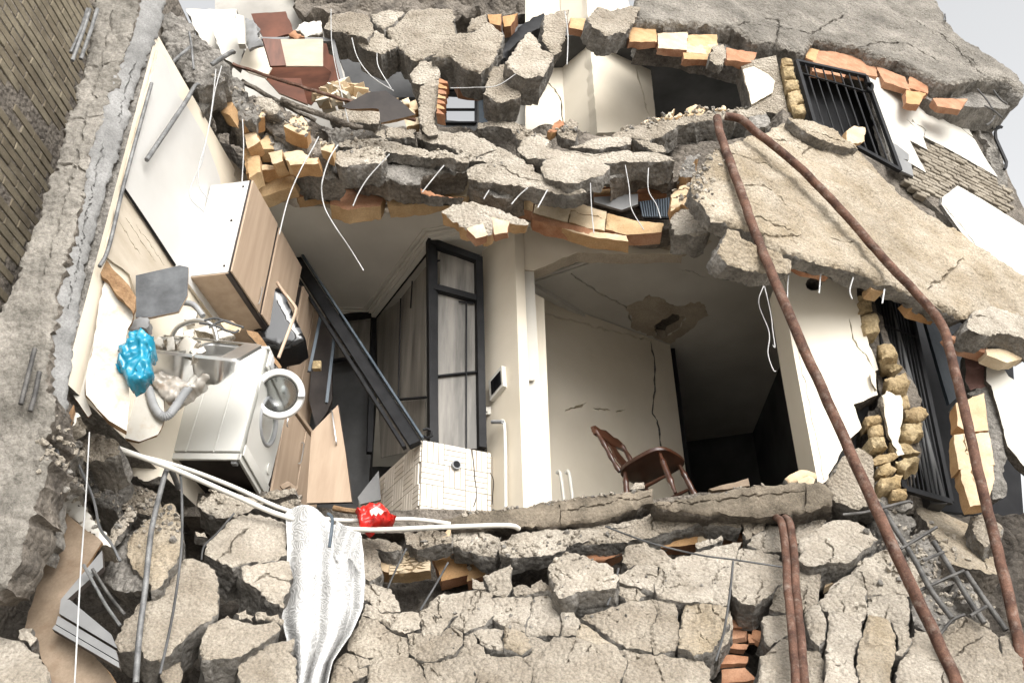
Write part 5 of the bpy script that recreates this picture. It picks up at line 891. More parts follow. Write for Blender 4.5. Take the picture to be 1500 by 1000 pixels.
# ------------------------------------------------------------------ partition, fallen frame, tiled block
gp = empty('glazed_partition', PZ(545,462,ZC)-Vector((0,0,2.8)), 'slanting partition of smoky frosted panes in black steel', 'partition')
a2, b2 = PZ(548,464,ZC), PZ(637,350,ZC); GP = vert((a2.x,a2.y),(b2.x,b2.y))
for q in (z('F',[(500,460),(655,435),(655,600),(500,605)]),): panel('pane', q, front(8.45), .012, [frost], gp)
for q in (z('F',[(680,430),(785,350),(775,770),(690,800)]), z('F',[(785,345),(895,205),(890,765),(775,778)]), z('F',[(690,805),(890,775),(890,990),(700,1030)])): panel('pane', q, GP, .012, [frost], gp, lift=-.01)
for a, b, r in (((668,430),(650,1010),.035), ((660,415),(900,110),.07), ((785,345),(775,770),.008), ((775,780),(895,770),.012), ((835,270),(828,385),.008)):
    (x0,y0),(x1,y1) = z('F',[a,b]); tube('frame', [GP.at(x0,y0,.02), GP.at(x1,y1,.02)], r, black, parent=gp, n=4)
for a, b, r in (((480,430),(660,410),.05), ((490,615),(600,595),.022)):
    (x0,y0),(x1,y1) = z('F',[a,b]); tube('frame', [P(x0,y0,8.4), P(x1,y1,8.4)], r, black, parent=gp, n=4)
gd = empty('glazed_door', P(670,640,7.2), 'tall narrow black steel door with smoky panes', 'door')
GD = front(7.22)
for q in ([(955,145),(1105,190),(1108,335),(955,290)], [(945,320),(1105,365),(1105,660),(940,678)], [(940,682),(1112,662),(1115,990),(935,1000)]): panel('pane', z('F', q), GD, .012, [frost], gd, lift=-.01)
for a, b, r in (((915,90),(925,990),.052), ((1120,170),(1135,990),.045), ((915,105),(1120,180),.05), ((930,300),(1115,350),.045), ((938,680),(1120,660),.012), ((1068,360),(1068,990),.008), ((1035,358),(1100,365),.008), ((940,140),(942,990),.012), ((935,185),(955,180),.01)):
    (x0,y0),(x1,y1) = z('F',[a,b]); tube('frame', [GD.at(x0,y0,.01), GD.at(x1,y1,.01)], r, black, parent=gd, n=4)
bm = bmesh.new(); tubebm(bm, [P(*p, 7.05) for p in z('F',[(880,910),(900,905),(918,915),(920,935),(900,945),(882,938)])], .012, 6); bmobj('chain_ring', bm, black, gd, world=True)
fb = empty('fallen_frame', P(615,650,6.9), 'black steel frame fallen diagonally across the kitchen', 'frame')
def bar2(name, p0, p1, w, d, parent, mat):
    t = (p1-p0).normalized(); s = t.cross(Vector((0,-1,0))).normalized(); n_ = s.cross(t); bm = bmesh.new()
    box(bm, (p0+p1)/2, (w,d,(p1-p0).length), .004, Matrix((s,n_,t)).transposed(), seg=1); return bmobj(name, bm, mat, parent, world=True)
A0, A1 = P(*z('F',[(330,170)])[0], 7.5), P(*z('F',[(850,975)])[0], 6.95)
bar2('main_rail', A0, A1, .10, .06, fb, black)
bar2('edge_rail', A0+Vector((.06,-.04,.03)), A1+Vector((.06,-.04,.03)), .02, .05, fb, bluegr)
bar2('edge_rail', A0+Vector((-.08,-.03,-.04)), A1+Vector((-.08,-.03,-.04)), .03, .05, fb, black)
panel('kitchen_door_leaf', z('F',[(400,640),(430,400),(490,480),(490,780),(470,830),(420,900),(390,780)]), front(7.6), .04, [lamd], label='dark standing door leaf behind the fallen frame', cat='door')
for a, b in (((440,420),(390,660)), ((500,500),(465,795))):
    (x0,y0),(x1,y1) = z('F',[a,b]); tube('stick', [P(x0,y0,7.4), P(x1,y1,7.3)], .018, bluegr, 'thin grey upright strip in the dark kitchen corner', 'strip', 'upright strips in the dark kitchen corner', n=4)
boxo('yellow_box', P(*z('F',[(425,635)])[0], 7.3), (.07,.05,.08), ybrick); tag(C.objects['yellow_box'], 'small yellow box in the dark kitchen corner', 'box')
# tiled block
tb = empty('tiled_block', (-.5,7.05,ZF), 'low block clad in cream strip tiles with a dark pipe hole', 'tiled block')
f0 = P(618,645,7.0); zt = f0.z; f1 = PZ(718,664,zt); f2_ = PZ(528,728,zt)
def slabtile(a, b, rows_z0, rows_z1, pat0):
    d = Vector((b.x-a.x,b.y-a.y,0)); L = d.length; d.normalize(); n_ = Vector((d.y,-d.x,0))
    if n_.dot(Vector((a.x,a.y,0))) > 0: n_ = -n_
    sq = .185; nx = int(math.ceil(L/sq)); nz_ = int(math.ceil((rows_z1-rows_z0)/sq)); rz_ = math.atan2(d.y,d.x); gx = .004
    for i in range(nx):
        for j in range(nz_):
            for k in range(4):
                hor = (i+j+pat0) % 2
                if hor: w, h, cx, cz_ = sq-gx, sq/4-gx, (i+.5)*sq, zt-(j*sq+(k+.5)*sq/4)
                else: w, h, cx, cz_ = sq/4-gx, sq-gx, (i+(k+.5)/4)*sq, zt-(j+.5)*sq
                if cx+w/2 > L+.002:
                    if cx-w/2 > L-.02: continue
                    w2 = L-(cx-w/2); cx = cx-w/2+w2/2; w = w2
                me = tilemesh(round(w,3), round(h,3)); t_ = link('tile', me, tilec, tb); t_.matrix_parent_inverse = tb.matrix_world.inverted()
                p = a+d*cx; t_.location = Vector((p.x,p.y,cz_))+n_*(.007+RNG.uniform(0,.0012)); t_.rotation_euler = (RNG.uniform(-.006,.006),0,rz_)
TM = {}
def tilemesh(w, h):
    if (w,h) not in TM:
        bm = bmesh.new(); box(bm, (0,0,0), (w,.012,h), .0015, seg=1); me = bpy.data.meshes.new('tile'); bm.to_mesh(me); bm.free(); TM[(w,h)] = me
    return TM[(w,h)]
bm = bmesh.new(); bk = Vector((.25,.75,0)); base = [f2_, f0, f1, f1+bk, f2_+bk]
lo = [bm.verts.new((p.x,p.y,ZF-.1)) for p in base]; hi = [bm.verts.new((p.x,p.y,zt-.002)) for p in base]
bm.faces.new(lo[::-1]); bm.faces.new(hi)
for k in range(5): bm.faces.new((lo[k], lo[(k+1)%5], hi[(k+1)%5], hi[k]))
bmobj('core', bm, grout, tb, world=True, smooth=0)
bpy.context.view_layer.update()
slabtile(f0, f1, ZF-.02, zt, 0); slabtile(f2_, f0, ZF-.02, zt, 1)
ph = vert((f0.x,f0.y),(f1.x,f1.y)).at(667,682,.015)
bm = bmesh.new(); nn = vert((f0.x,f0.y),(f1.x,f1.y)).n; tubebm(bm, [ph-nn*.02, ph+nn*.03], .038, 18); bmobj('pipe_stub', bm, rubber, tb, world=True)
bm = bmesh.new(); tubebm(bm, [ph+nn*.028, ph+nn*.032], .029, 18); bmobj('pipe_mouth', bm, void, tb, world=True)  # black disc stands in for the shade inside the pipe
for q in ([(1092,-5),(1100,60),(1105,120),(1112,190),(1100,240)], [(1172,95),(1185,130),(1182,200),(1178,230)]):
    tube('crack_line', [vert((f0.x,f0.y),(f1.x,f1.y)).at(*p, .016) for p in z('J', q)], .004, lamd, parent=tb, n=5, wob=.006, sub=8)
panel('grey_divider', z('J',[(600,200),(690,85),(700,210),(610,230)]), front(7.5), .03, [greyl], label='thin grey divider leaning left of the tiled block', cat='panel')
# fittings on the pillar walls
PSW = vert(*pw)
mb = panel('meter_box', z('G',[(45,700),(102,632),(108,720),(52,785)]), PSW, .06, [paint_w], lift=.04, label='small wall niche with a glass front beside the pillar', cat='meter box')
panel('glass_front', z('G',[(55,702),(95,655),(99,712),(58,760)]), PSW, .006, [bgloss], mb, lift=.048)
boxo('light_switch', P(*z('G',[(222,682)])[0], 7.09), (.085,.016,.075), paint_w, None, .004); tag(C.objects['light_switch'], 'white double light switch on the lit pillar', 'light switch')
boxo('socket', PSW.at(*z('G',[(45,830)])[0], .01), (.05,.03,.07), paint_w, None, .004); tag(C.objects['socket'], 'cream socket below the meter niche', 'socket')
tube('socket_cable', [PSW.at(*p, .03) for p in z('G',[(42,830),(15,850),(-5,900),(-25,960),(-40,1000)])], .006, pvc, 'pale cable hanging from the cream socket', 'cable', n=6)
tube('water_pipe', [PSW.at(*p, l) for p, l in zip(z('G',[(65,875),(90,878),(112,880),(118,1000),(120,1260)]), (.05,.05,.05,.05,.05))], .014, pvc, 'white water pipe with a tap stub below the meter niche', 'pipe', n=10)
tube('tap_stub', [PSW.at(*p, .07) for p in z('G',[(62,876),(108,876)])], .016, rubber, 'dark tap stub on the white water pipe', 'tap', n=8)
for x in (355, 393):
    (xa,ya),(xb,yb) = z('K',[(x,95),(x+16,215)]); tube('heating_pipe', [P(xa-5,ya+1,7.75), P(xa,ya,7.72), P(xb,yb,7.72)], .016, pvc, 'short white heating pipe stub against the chair room wall', 'pipe', 'twin heating pipe stubs', n=10, sub=3)
# ------------------------------------------------------------------ chair
ch = empty('wooden_chair', (1.16,7.2,ZF+.02), 'dark carved wooden chair tipped back at the floor edge', 'chair', rot=(math.radians(2),math.radians(-10),math.radians(-38)))
bpy.context.view_layer.update()
bm = bmesh.new(); n = 36; pr = [(1,.0),(1.015,.012),(1.0,.03),(.93,.036),(.4,.028),(.02,.026)]
def so(a):
    c_, s_ = math.cos(a), math.sin(a); e = .62; return (math.copysign(abs(c_)**e,c_)*.235, math.copysign(abs(s_)**e,s_)*.225*(1+.08*c_))
rings = [[bm.verts.new((so(2*math.pi*k/n)[0]*r, so(2*math.pi*k/n)[1]*r, .40+h)) for k in range(n)] for r, h in [(.02,-.008),(.85,-.008)]+pr]
for A_, B_ in zip(rings, rings[1:]):
    for k in range(n): bm.faces.new((A_[k], A_[(k+1)%n], B_[(k+1)%n], B_[k]))
bmobj('seat', bm, wood, ch)
def legprof(t): return (.75+.55*math.sin(t*math.pi)**2+.35*math.exp(-((t-.25)/.05)**2)+.35*math.exp(-((t-.7)/.05)**2))
for sx in (-1,1):
    for sy in (-1,1):
        bm = bmesh.new(); a = Vector((sx*.165,sy*.15,.41)); b = Vector((sx*.215,sy*.20,0)); tubebm(bm, [a.lerp(b,k/24) for k in range(25)], .019, 12, rfun=legprof); bmobj('leg', bm, wood, ch)
for s, a, b in (('x',-1,1),):
    for sy in (-1,1): bm = bmesh.new(); tubebm(bm, [Vector((-.19,sy*.178,.18)).lerp(Vector((.19,sy*.178,.18)),k/12) for k in range(13)], .011, 10, rfun=lambda t: 1+.5*math.sin(t*math.pi)); bmobj('stretcher', bm, wood, ch)
for sy in (-1,1):
    bm = bmesh.new(); tubebm(bm, smoothpath([(-.2,sy*.17,.41),(-.225,sy*.185,.52),(-.25,sy*.195,.66),(-.29,sy*.2,.82),(-.315,sy*.195,.86)],8), .017, 10, rfun=lambda t: 1+.35*math.sin(t*14)**2); bmobj('back_post', bm, wood, ch)
def platebm(name, outline, xf, th, mat):
    bm = bmesh.new(); A_ = [bm.verts.new((xf(zz),yy,zz)) for yy, zz in outline]; B_ = [bm.verts.new((xf(zz)-th,yy,zz)) for yy, zz in outline]
    bm.faces.new(A_); bm.faces.new(B_[::-1])
    for k in range(len(A_)): j = (k+1)%len(A_); bm.faces.new((A_[k],B_[k],B_[j],A_[j]))
    bmobj(name, bm, mat, ch, smooth=50)
xf = lambda zz: -.2-.26*((zz-.41)/.45)**1.3*.45
hs_ = [(.05,.42),(.045,.5),(.075,.56),(.085,.62),(.06,.67),(.045,.72),(.07,.78)]
platebm('back_splat', hs_+[(-a,b) for a,b in hs_[::-1]], xf, .018, wood)
cr_ = [(-.23,.80),(-.225,.88),(-.17,.91),(-.1,.895),(0,.93),(.1,.895),(.17,.91),(.225,.88),(.23,.80),(.12,.79),(0,.765),(-.12,.79)]
platebm('crest_rail', cr_, lambda zz: -.285-(zz-.8)*.15, .026, wood)
bpy.context.view_layer.update()
# ------------------------------------------------------------------ bags, cloth, pipes
blob('plastic_bag', z('J',[(600,300),(585,245),(620,225),(660,210),(710,220),(745,250),(768,270),(755,290),(700,290),(650,320),(615,325)]), front(6.42,.2), .12, red, 'crumpled red plastic bag with white print at the slab edge', 'bag', .05, 11)
rb = [o for o in C.objects if o.name.startswith('plastic_bag')][-1]
panel('white_print', z('J',[(655,255),(680,240),(700,250),(712,262),(700,275),(690,265),(680,280),(668,270),(660,280)]), front(6.34,.2), .004, [paint_w], rb, jit=.008, step=.02)
# lace cloth: draped grid with deep folds
cl_top = z('J',[(300,262),(345,235),(385,222),(430,255),(490,280),(560,300),(612,350)])
def clothpt(s, t):
    # s across 0..1, t down 0..1 ; outline from the photo, hung from the pipes
    L = [(418,751),(420,800),(419,845),(414,905),(420,935),(421,1000),(421,1040)]; R = [(528,780),(533,812),(534,850),(530,890),(515,930),(490,968),(478,1005)]
    def ip(a, t): k = min(len(a)-2, int(t*(len(a)-1))); f_ = t*(len(a)-1)-k; return (a[k][0]+(a[k+1][0]-a[k][0])*f_, a[k][1]+(a[k+1][1]-a[k][1])*f_)
    l_, r_ = ip(L,t), ip(R,t); x = l_[0]+(r_[0]-l_[0])*s; y = l_[1]+(r_[1]-l_[1])*s - (1-t)**3*20*math.sin(min(1,s*1.6)*math.pi)
    fold = .085*math.sin(s*15+1.6*t+.6*math.sin(t*5))*(.25+.75*t)+.05*math.sin(s*31-2*t+1)*(.3+.7*t)*s + noise.noise(Vector((s*5,t*5,3)))*.03
    Y = 5.98-.16*t - .05*math.sin(s*math.pi) + fold
    return P(x+ 3*math.sin(t*9+s*4)*t, y, Y)
bm = bmesh.new(); NS, NT = 90, 130; uvl = bm.loops.layers.uv.new('uv'); gv = [[bm.verts.new(clothpt(i/NS, j/NT)) for i in range(NS+1)] for j in range(NT+1)]
for j in range(NT):
    for i in range(NS):
        f = bm.faces.new((gv[j][i], gv[j+1][i], gv[j+1][i+1], gv[j][i+1]))
        for lp_, (a, b) in zip(f.loops, ((i,j),(i,j+1),(i+1,j+1),(i+1,j))): lp_[uvl].uv = (a/NS*.6, b/NT*1.35)
lc = bmobj('lace_cloth', bm, lace, None, smooth=180); tag(lc, 'white lace curtain draped over the pipes and hanging down', 'cloth')
md = lc.modifiers.new('thickness', 'SOLIDIFY'); md.thickness = .004
# a folded flap over the right shoulder
def flap(s, t):
    x = 492+ s*38 - t*4; y = 762+t*(50+8*math.sin(s*7))+s*22; return P(x, y, 5.86+.03*math.sin(s*9+t*3)+.03*t)
bm = bmesh.new(); uvl = bm.loops.layers.uv.new('uv'); gv = [[bm.verts.new(flap(i/30, j/30)) for i in range(31)] for j in range(31)]
for j in range(30):
    for i in range(30):
        f = bm.faces.new((gv[j][i], gv[j+1][i], gv[j+1][i+1], gv[j][i+1]))
        for lp_, (a, b) in zip(f.loops, ((i,j),(i,j+1),(i+1,j+1),(i+1,j))): lp_[uvl].uv = (a/30*.2, b/30*.3)
fo_ = bmobj('folded_flap', bm, lace, lc, world=True, smooth=180); fo_.modifiers.new('thickness', 'SOLIDIFY').thickness = .004
# pipes
def onslab(x, y, Y): return P(x, y, min(Y, RS.at(x,y).y-.09)) if 180 < y < 490 else P(x, y, Y)
tube('white_pipe', [P(x,y,Y) for x,y,Y in [(150,648,5.3),(255,687,5.62),(340,724,5.85),(420,757,5.98),(520,775,6.1),(640,772,6.2),(740,769,6.28),(760,774,6.35)]], .017, pvc, 'white plastic pipe passing under the lace cloth top', 'pipe', n=10)
tube('white_pipe', [P(x,y,Y) for x,y,Y in [(172,660,5.45),(262,683,5.7),(340,712,5.95),(420,747,6.08),(500,762,6.2),(600,760,6.32),(660,767,6.35)]], .015, pvc, 'thinner white plastic pipe behind the lace cloth', 'pipe', n=10)
tube('rusty_pipe', [onslab(x,y,Y) for x,y,Y in [(1050,172,5.88),(1058,205,5.8),(1085,280,5.64),(1110,350,5.54),(1160,470,5.48),(1220,605,5.45),(1290,760,5.42),(1340,868,5.4),(1395,985,5.37),(1440,1080,5.34)]], .034, rust, 'long straight rusty pipe leaning from the upper slab', 'pipe', n=12, sub=8, wob=.006)
tube('rusty_pipe', [onslab(x,y,Y) for x,y,Y in [(1062,170,5.9),(1085,175,5.9),(1112,197,5.92),(1160,235,5.97),(1230,305,6.02),(1300,385,6.05),(1345,432,6.06),(1380,478,6.05),(1398,540,6.0),(1415,610,5.96),(1440,720,5.9),(1470,840,5.84),(1490,930,5.8),(1510,1020,5.75)]], .034, rust, 'bent rusty pipe curving down past the barred window', 'pipe', n=12, sub=8, wob=.005)
for dx, lab in ((0, 'left rusty pipe of the upright pair in the parapet'), (12, 'right rusty pipe of the upright pair in the parapet')):
    tube('twin_pipe', [P(x+dx,y,Y) for x,y,Y in [(1136,757,6.35),(1144,765,6.2),(1150,800,6.08),(1154,860,5.92),(1160,920,5.75),(1165,985,5.6),(1172,1060,5.4)]], .026, rust, lab, 'pipe', n=12, sub=6, wob=.006)
# bars and cables
def line(v, q, Y, r, mat, lab, cat, name, grp=None, n=6, sub=6, ribs=0):
    Ys = Y if isinstance(Y, (list,tuple)) else [Y]*len(q)
    tube(name, [P(*p, y_) for p, y_ in zip(z(v, q), Ys)], r, mat, lab, cat, grp, n=n, sub=sub, ribs=ribs)
line('A', [(818,203),(745,270),(690,350),(620,420),(578,478)], [5.3,5.2,5.1,5.0,4.95], .013, steel, 'bent grey rod reaching over the column edge', 'rod', 'steel_rod')
line('A', [(858,368),(840,372),(800,440),(740,530),(632,690)], [5.4,5.35,5.25,5.15,5.0], .017, steel, 'bent grey rod in front of the white wall sheet', 'rod', 'steel_rod')
line('A', [(1008,228),(1000,225),(960,248),(912,280)], 5.4, .019, steel, 'short thick grey rod stub at the beam end', 'rod', 'steel_rod')
line('A', [(815,140),(825,200),(835,300)], 5.35, .01, steel, 'short upright rod at the broken beam end', 'rod', 'steel_rod')
for i, q in enumerate([[(378,40),(345,140),(305,228)], [(388,40),(350,160),(312,262)], [(420,40),(385,150),(348,255)]]):
    line('A', q, 4.62, .014, steel, 'pale steel rod sticking out at the column top', 'rod', 'steel_rod', 'rods at the column top')
line('I', [(770,160),(740,90),(718,85),(690,180),(655,330),(640,450),(625,600),(600,800),(585,1000)], [5.9,5.72,5.65,5.6,5.5,5.45,5.4,5.35,5.3], .017, steel, 'bent grey bar before the ochre slab fragment', 'bar', 'bent_bar', n=10)
line('I', [(740,60),(775,95),(785,250),(780,440),(745,700),(690,960)], [5.7,5.68,5.55,5.5,5.4,5.3], .008, wired, 'dark cable hanging over the largest upright chunk', 'cable', 'cable')
line('I', [(385,-80),(370,200),(345,560),(322,1000)], 4.95, .0042, wirem, 'thin pale cord hanging before the brown board', 'cord', 'cord')
line('I', [(330,40),(400,200),(430,330),(480,400),(518,475)], 5.2, .008, wired, 'dark cable dropping beside the white plaster block', 'cable', 'cable')
line('I', [(360,490),(420,600),(460,670),(518,752)], 5.15, .009, steel, 'loose wire rod inside the broken shelf', 'rod', 'wire_rod'); line('I', [(398,508),(470,620),(538,705)], 5.2, .009, rebar, 'second wire rod inside the broken shelf', 'rod', 'wire_rod')
line('I', [(1010,268),(940,350),(880,410),(868,470)], 5.75, .006, wired, 'thin dark wire over the broad flat chunk', 'wire', 'wire')
line('I', [(60,130),(160,70),(240,-10)], 4.9, .016, rebar, 'ribbed bar crossing the column foot', 'rod', 'rebar', ribs=.15, sub=16); line('E', [(190,865),(230,910),(245,990),(260,1050)], 4.9, .008, wired, 'dark bent wire below the leaning panels', 'wire', 'wire')
for i, q in enumerate([[(150,560),(120,680),(90,800)], [(170,660),(150,760),(130,830)]]): line('E', q, 4.66, .013, rebar, 'ribbed bar end bared in the column face', 'rod', 'rebar', 'bar ends in the column face', ribs=.2, sub=14)
line('A', [(955,285),(925,400),(905,530),(885,620),(870,700),(852,740),(822,810),(825,860),(882,915)], 5.3, .0042, wirem, 'thin pale wire curling over the cabinet end', 'wire', 'wire'); line('A', [(930,300),(915,450),(890,600),(862,700),(855,750),(862,810),(902,862)], 5.25, .0042, wirem, 'second pale wire hooked beside the cabinet end', 'wire', 'wire')
line('A', [(1045,515),(1050,640),(1042,800),(1035,900)], 5.7, .0042, wirem, 'straight pale wire along the cabinet door', 'wire', 'wire')
line('B', [(432,590),(400,650),(350,740),(300,860),(262,1010)], 5.85, .005, wirem, 'pale wire dropping before the kitchen ceiling', 'wire', 'wire'); line('B', [(515,625),(480,680),(450,770),(445,830),(460,900),(505,980),(560,1060),(625,1165)], [5.9,5.85,5.85,5.9,5.95,6,6.1,6.2], .005, wirem, 'long pale wire curving down into the kitchen', 'wire', 'wire')
line('B', [(737,665),(650,760),(605,830),(580,887)], 5.88, .005, wirem, 'short pale wire under the slab chunk', 'wire', 'wire'); line('B', [(972,713),(925,770),(878,828)], 5.95, .005, wirem, 'bent pale wire before the tan blocks', 'wire', 'wire')
line('C', [(485,790),(490,900),(500,1005)], 5.95, .004, wirem, 'thin straight wire across the tan block course', 'wire', 'wire'); line('C', [(635,712),(652,810),(662,900),(715,990)], 5.98, .0042, wirem, 'pale wire before the orange blocks', 'wire', 'wire'); line('C', [(735,725),(735,820),(768,880),(788,940)], 5.98, .0042, wirem, 'kinked pale wire before the small dark grille', 'wire', 'wire')
for q in ([(215,810),(180,840),(145,880)], [(300,818),(258,895)], [(48,820),(25,858)]): line('C', q, 5.95, .005, wirem, 'short bent wire end poking from the tan block course', 'wire', 'wire', 'wire ends in the tan block course')
line('G', [(1212,215),(1232,280),(1210,365),(1255,490),(1250,580),(1272,650),(1285,658)], 5.95, .0042, wirem, 'wavy pale wire dangling before the dark room', 'wire', 'wire'); line('G', [(1218,220),(1260,400),(1270,480),(1280,552),(1270,545)], 5.95, .0042, wirem, 'straighter pale wire dangling before the dark room', 'wire', 'wire'); line('G', [(1358,165),(1338,250),(1334,345)], 6.0, .0042, wirem, 'short pale wire beside the slab fragment', 'wire', 'wire')
for q in ([(597,215),(592,270),(588,322)], [(735,255),(720,310),(730,347)], [(870,305),(860,365)]): line('H', q, 6.05, .006, wirem, 'pale wire hook under the sloping slab edge', 'wire', 'wire', 'wire hooks under the sloping slab')
line('B', [(485,40),(490,200),(530,400),(560,527)], 6.1, .0042, wirem, 'long pale wire across the mahogany cabinet', 'wire', 'wire'); line('B', [(575,165),(600,250),(660,330),(755,392)], 6.3, .005, wirem, 'pale wire sloping to the bright windows', 'wire', 'wire'); line('B', [(683,230),(690,290),(745,382)], 6.3, .005, wirem, 'pale wire hanging from the wedge chunk', 'wire', 'wire')
line('C', [(375,50),(388,150),(384,280)], 6.2, .005, wirem, 'pale wire hanging before the upper cream wall', 'wire', 'wire'); line('B', [(1000,380),(1100,378),(1200,370),(1280,320)], 6.15, .0042, wirem, 'thin wire under the pointed chunk', 'wire', 'wire')
line('K', [(550,325),(740,395),(950,447),(1100,468),(1312,500)], [6.25,6.1,6.0,5.98,5.98], .006, wired, 'thin dark wire stretched across the broken slab', 'wire', 'wire'); line('K', [(607,505),(585,590),(558,665)], 6.1, .007, wired, 'thin dark rod behind the rocky chunk', 'rod', 'wire_rod'); line('K', [(1100,475),(1085,620),(1060,780),(1025,905)], 5.85, .008, wired, 'dark rod along the deep slab crack', 'rod', 'wire_rod')
line('J', [(810,420),(770,500),(730,590)], 6.2, .006, wired, 'thin dark wire over the ridged block', 'wire', 'wire'); line('J', [(990,480),(940,570),(870,685)], 6.2, .007, wired, 'thin dark rod across the black cavity', 'rod', 'wire_rod')
tube('dark_strap', [P(*p, 5.8) for p in z('J',[(470,270),(488,285),(490,320),(478,415)])], .011, bluegr, 'dark strap end lying on the lace cloth', 'strap', n=6)
GR = 'bare ribbed bars at the crushed corner'
for q in [[(830,222),(860,240),(900,310),(1000,470),(1070,600),(1160,720)], [(1080,390),(1150,500),(1220,620),(1300,742)], [(1220,522),(1300,640),(1395,772)]]: line('L', q, [5.9-.04*i for i in range(len(q))], .016, rebar, 'thick ribbed bar bared at the crushed corner', 'rod', 'rebar', GR, n=8, sub=14, ribs=.12)
for q in [[(690,275),(800,262),(960,220),(990,225)], [(940,422),(1010,380),(1095,328)], [(1035,472),(1125,435)], [(1018,602),(1110,560),(1212,515)], [(1240,710),(1310,668)], [(1105,795),(1160,730),(1215,705)]]: line('L', q, 5.78, .010, rebar, 'thin tie bar crossing the bare ribbed bars', 'rod', 'tie_bar', 'tie bars at the crushed corner')
for q in [[(1270,385),(1310,430),(1335,470)], [(1300,455),(1345,480),(1378,510)], [(1345,500),(1330,525),(1308,540)], [(1340,390),(1370,430),(1400,450)], [(1130,62),(1133,92)]]: tube('steel_rod', [RT.at(*p, .04) for p in z('D', q)], .010, rebar, 'short bar end poking from the top slab corner', 'rod', 'bar ends in the top slab corner', n=6)
gr_ = empty('vent_grille', P(960,300,6.5), 'small black ribbed grille behind the orange blocks', 'grille')
panel('back_plate', z('C',[(690,870),(835,850),(830,940),(720,940)]), front(6.55), .02, [black], gr_)
for i in range(12): 
    (xa,ya),(xb,yb) = z('C',[(700+i*11,870-i*1.5),(712+i*10,935)]); tube('slat', [P(xa,ya,6.5), P(xb,yb,6.5)], .008, bluegr, parent=gr_, n=4)
panel('grey_plank', z('C',[(500,850),(690,835),(690,880),(620,905),(500,870)]), front(6.5), .03, [greyl], label='grey plank beside the small black grille', cat='board')
# mahogany cabinet thrown over in the upper storey
mc = empty('mahogany_cabinet', P(435,130,6.7), 'open mahogany cabinet tipped on the upper floor', 'cabinet')
MP = front(6.75)
panel('back_panel', z('B',[(265,170),(450,168),(450,285),(290,285)]), front(7.0,-.3), .015, [adhes], mc)
panel('inner_board', z('B',[(215,285),(290,280),(450,283),(485,310),(470,360),(400,455),(370,440),(210,335)]), Plane(P(440,120,6.9), (.1,-1,-.6)), .02, [redwood], mc)
panel('side_board', z('B',[(190,165),(268,170),(292,282),(225,285)]), front(6.9,0,.5), .02, [redwood], mc); panel('side_board', z('B',[(425,170),(478,165),(525,350),(455,425),(445,285)]), front(6.85,0,-.4), .02, [redwood], mc)
panel('outer_edge', z('B',[(180,160),(485,162),(485,178),(190,174)]), front(6.7), .03, [greyl], mc); panel('outer_edge', z('B',[(482,165),(500,170),(545,360),(530,365)]), front(6.68), .04, [greyl, black], mc)
panel('end_panel', z('B',[(88,285),(120,210),(190,190),(230,290),(205,335),(130,310)]), front(6.75), .02, [paint], mc)
panel('drawer_front', z('B',[(200,335),(355,338),(385,450),(260,400)]), front(6.45,.1), .02, [redwood, lam], label='dark red drawer front leaning below the mahogany cabinet', cat='board')
panel('red_panel', z('B',[(140,60),(290,50),(325,140),(250,160),(190,160)]), front(6.9), .03, [redwood], jit=.01, label='dark red panel above the mahogany cabinet', cat='board')
panel('grey_switch_box', z('B',[(75,60),(110,70),(115,190),(85,190)]), front(6.5), .06, [paint_w], label='white plastic box on the upper wall strip', cat='box')
loose('B', [(110,80),(150,90),(190,190),(130,215),(115,180)], front(6.55), 'grey crumpled metal flap beside the white box', .05, [greyl, greyl], 0, name='metal_flap', cat='flap', amp=.02)
loose('B', [(330,130),(370,90),(440,85),(450,140),(380,160)], front(6.7), 'white plaster shard on top of the mahogany cabinet', .08, [paint_w, cement_w], 0, name='plaster_block', cat='plaster')
loose('B', [(300,145),(330,130),(370,155),(330,165)], front(6.65), 'red clay shard on top of the mahogany cabinet', .05, [clay_r], 0, name='clay_shard', cat='clay shard')
tr = empty('shard_heap', P(545,150,6.6), 'heap of cream tile shards on a dark board', 'shards')
for i in range(70):
    u_, v_ = RNG.random(), RNG.random(); x = 440+u_*300; y = 455-u_*10-v_*95*math.sin(min(1,u_*1.2+.15)*math.pi)
    R = Matrix.Rotation(RNG.uniform(0,6),3,'Z') @ Matrix.Rotation(RNG.uniform(-.9,.9),3,'X') @ Matrix.Rotation(RNG.uniform(-.6,.6),3,'Y')
    L_, w_ = RNG.uniform(.09,.2), RNG.uniform(.06,.13); bm = bmesh.new(); box(bm, P(*z('B',[(x,y)])[0], 6.5+RNG.uniform(-.1,.12)), (L_,w_,.018), 0, R)
    for v in bm.verts: v.co += Vector((RNG.uniform(-1,1),RNG.uniform(-1,1),RNG.uniform(-1,1)))*.012
    bmobj('tile_shard', bm, clay_p if i%3 else paint, tr, world=True, smooth=0)
panel('tipped_board', z('B',[(530,460),(640,400),(720,390),(790,440),(850,495),(700,530),(690,470),(560,470)]), front(6.55,-.3), .03, [lamd, chip], jit=.01, label='dark tipped board under the tile shard heap', cat='board')
for q, Y in (([(790,430),(820,415),(830,450),(800,455)],6.5), ([(820,445),(850,430),(860,470),(830,480)],6.45), ([(800,470),(840,460),(850,490),(810,500)],6.45), ([(800,510),(860,500),(870,530),(810,545)],6.4)): loose('B', q, front(Y), 'tan block bit beside the tipped dark board', .08, [clay_p, clay], 0, name='clay_shard', cat='clay shard', group='tan bits by the tipped board', jit=.012, rnd=.01)
panel('upper_cupboard_wall', z('B',[(480,150),(760,240),(850,330),(860,420),(560,420),(540,300)]), front(7.6), .05, [paint_k], label='dark upper storey partition behind the mahogany cabinet', cat='wall')
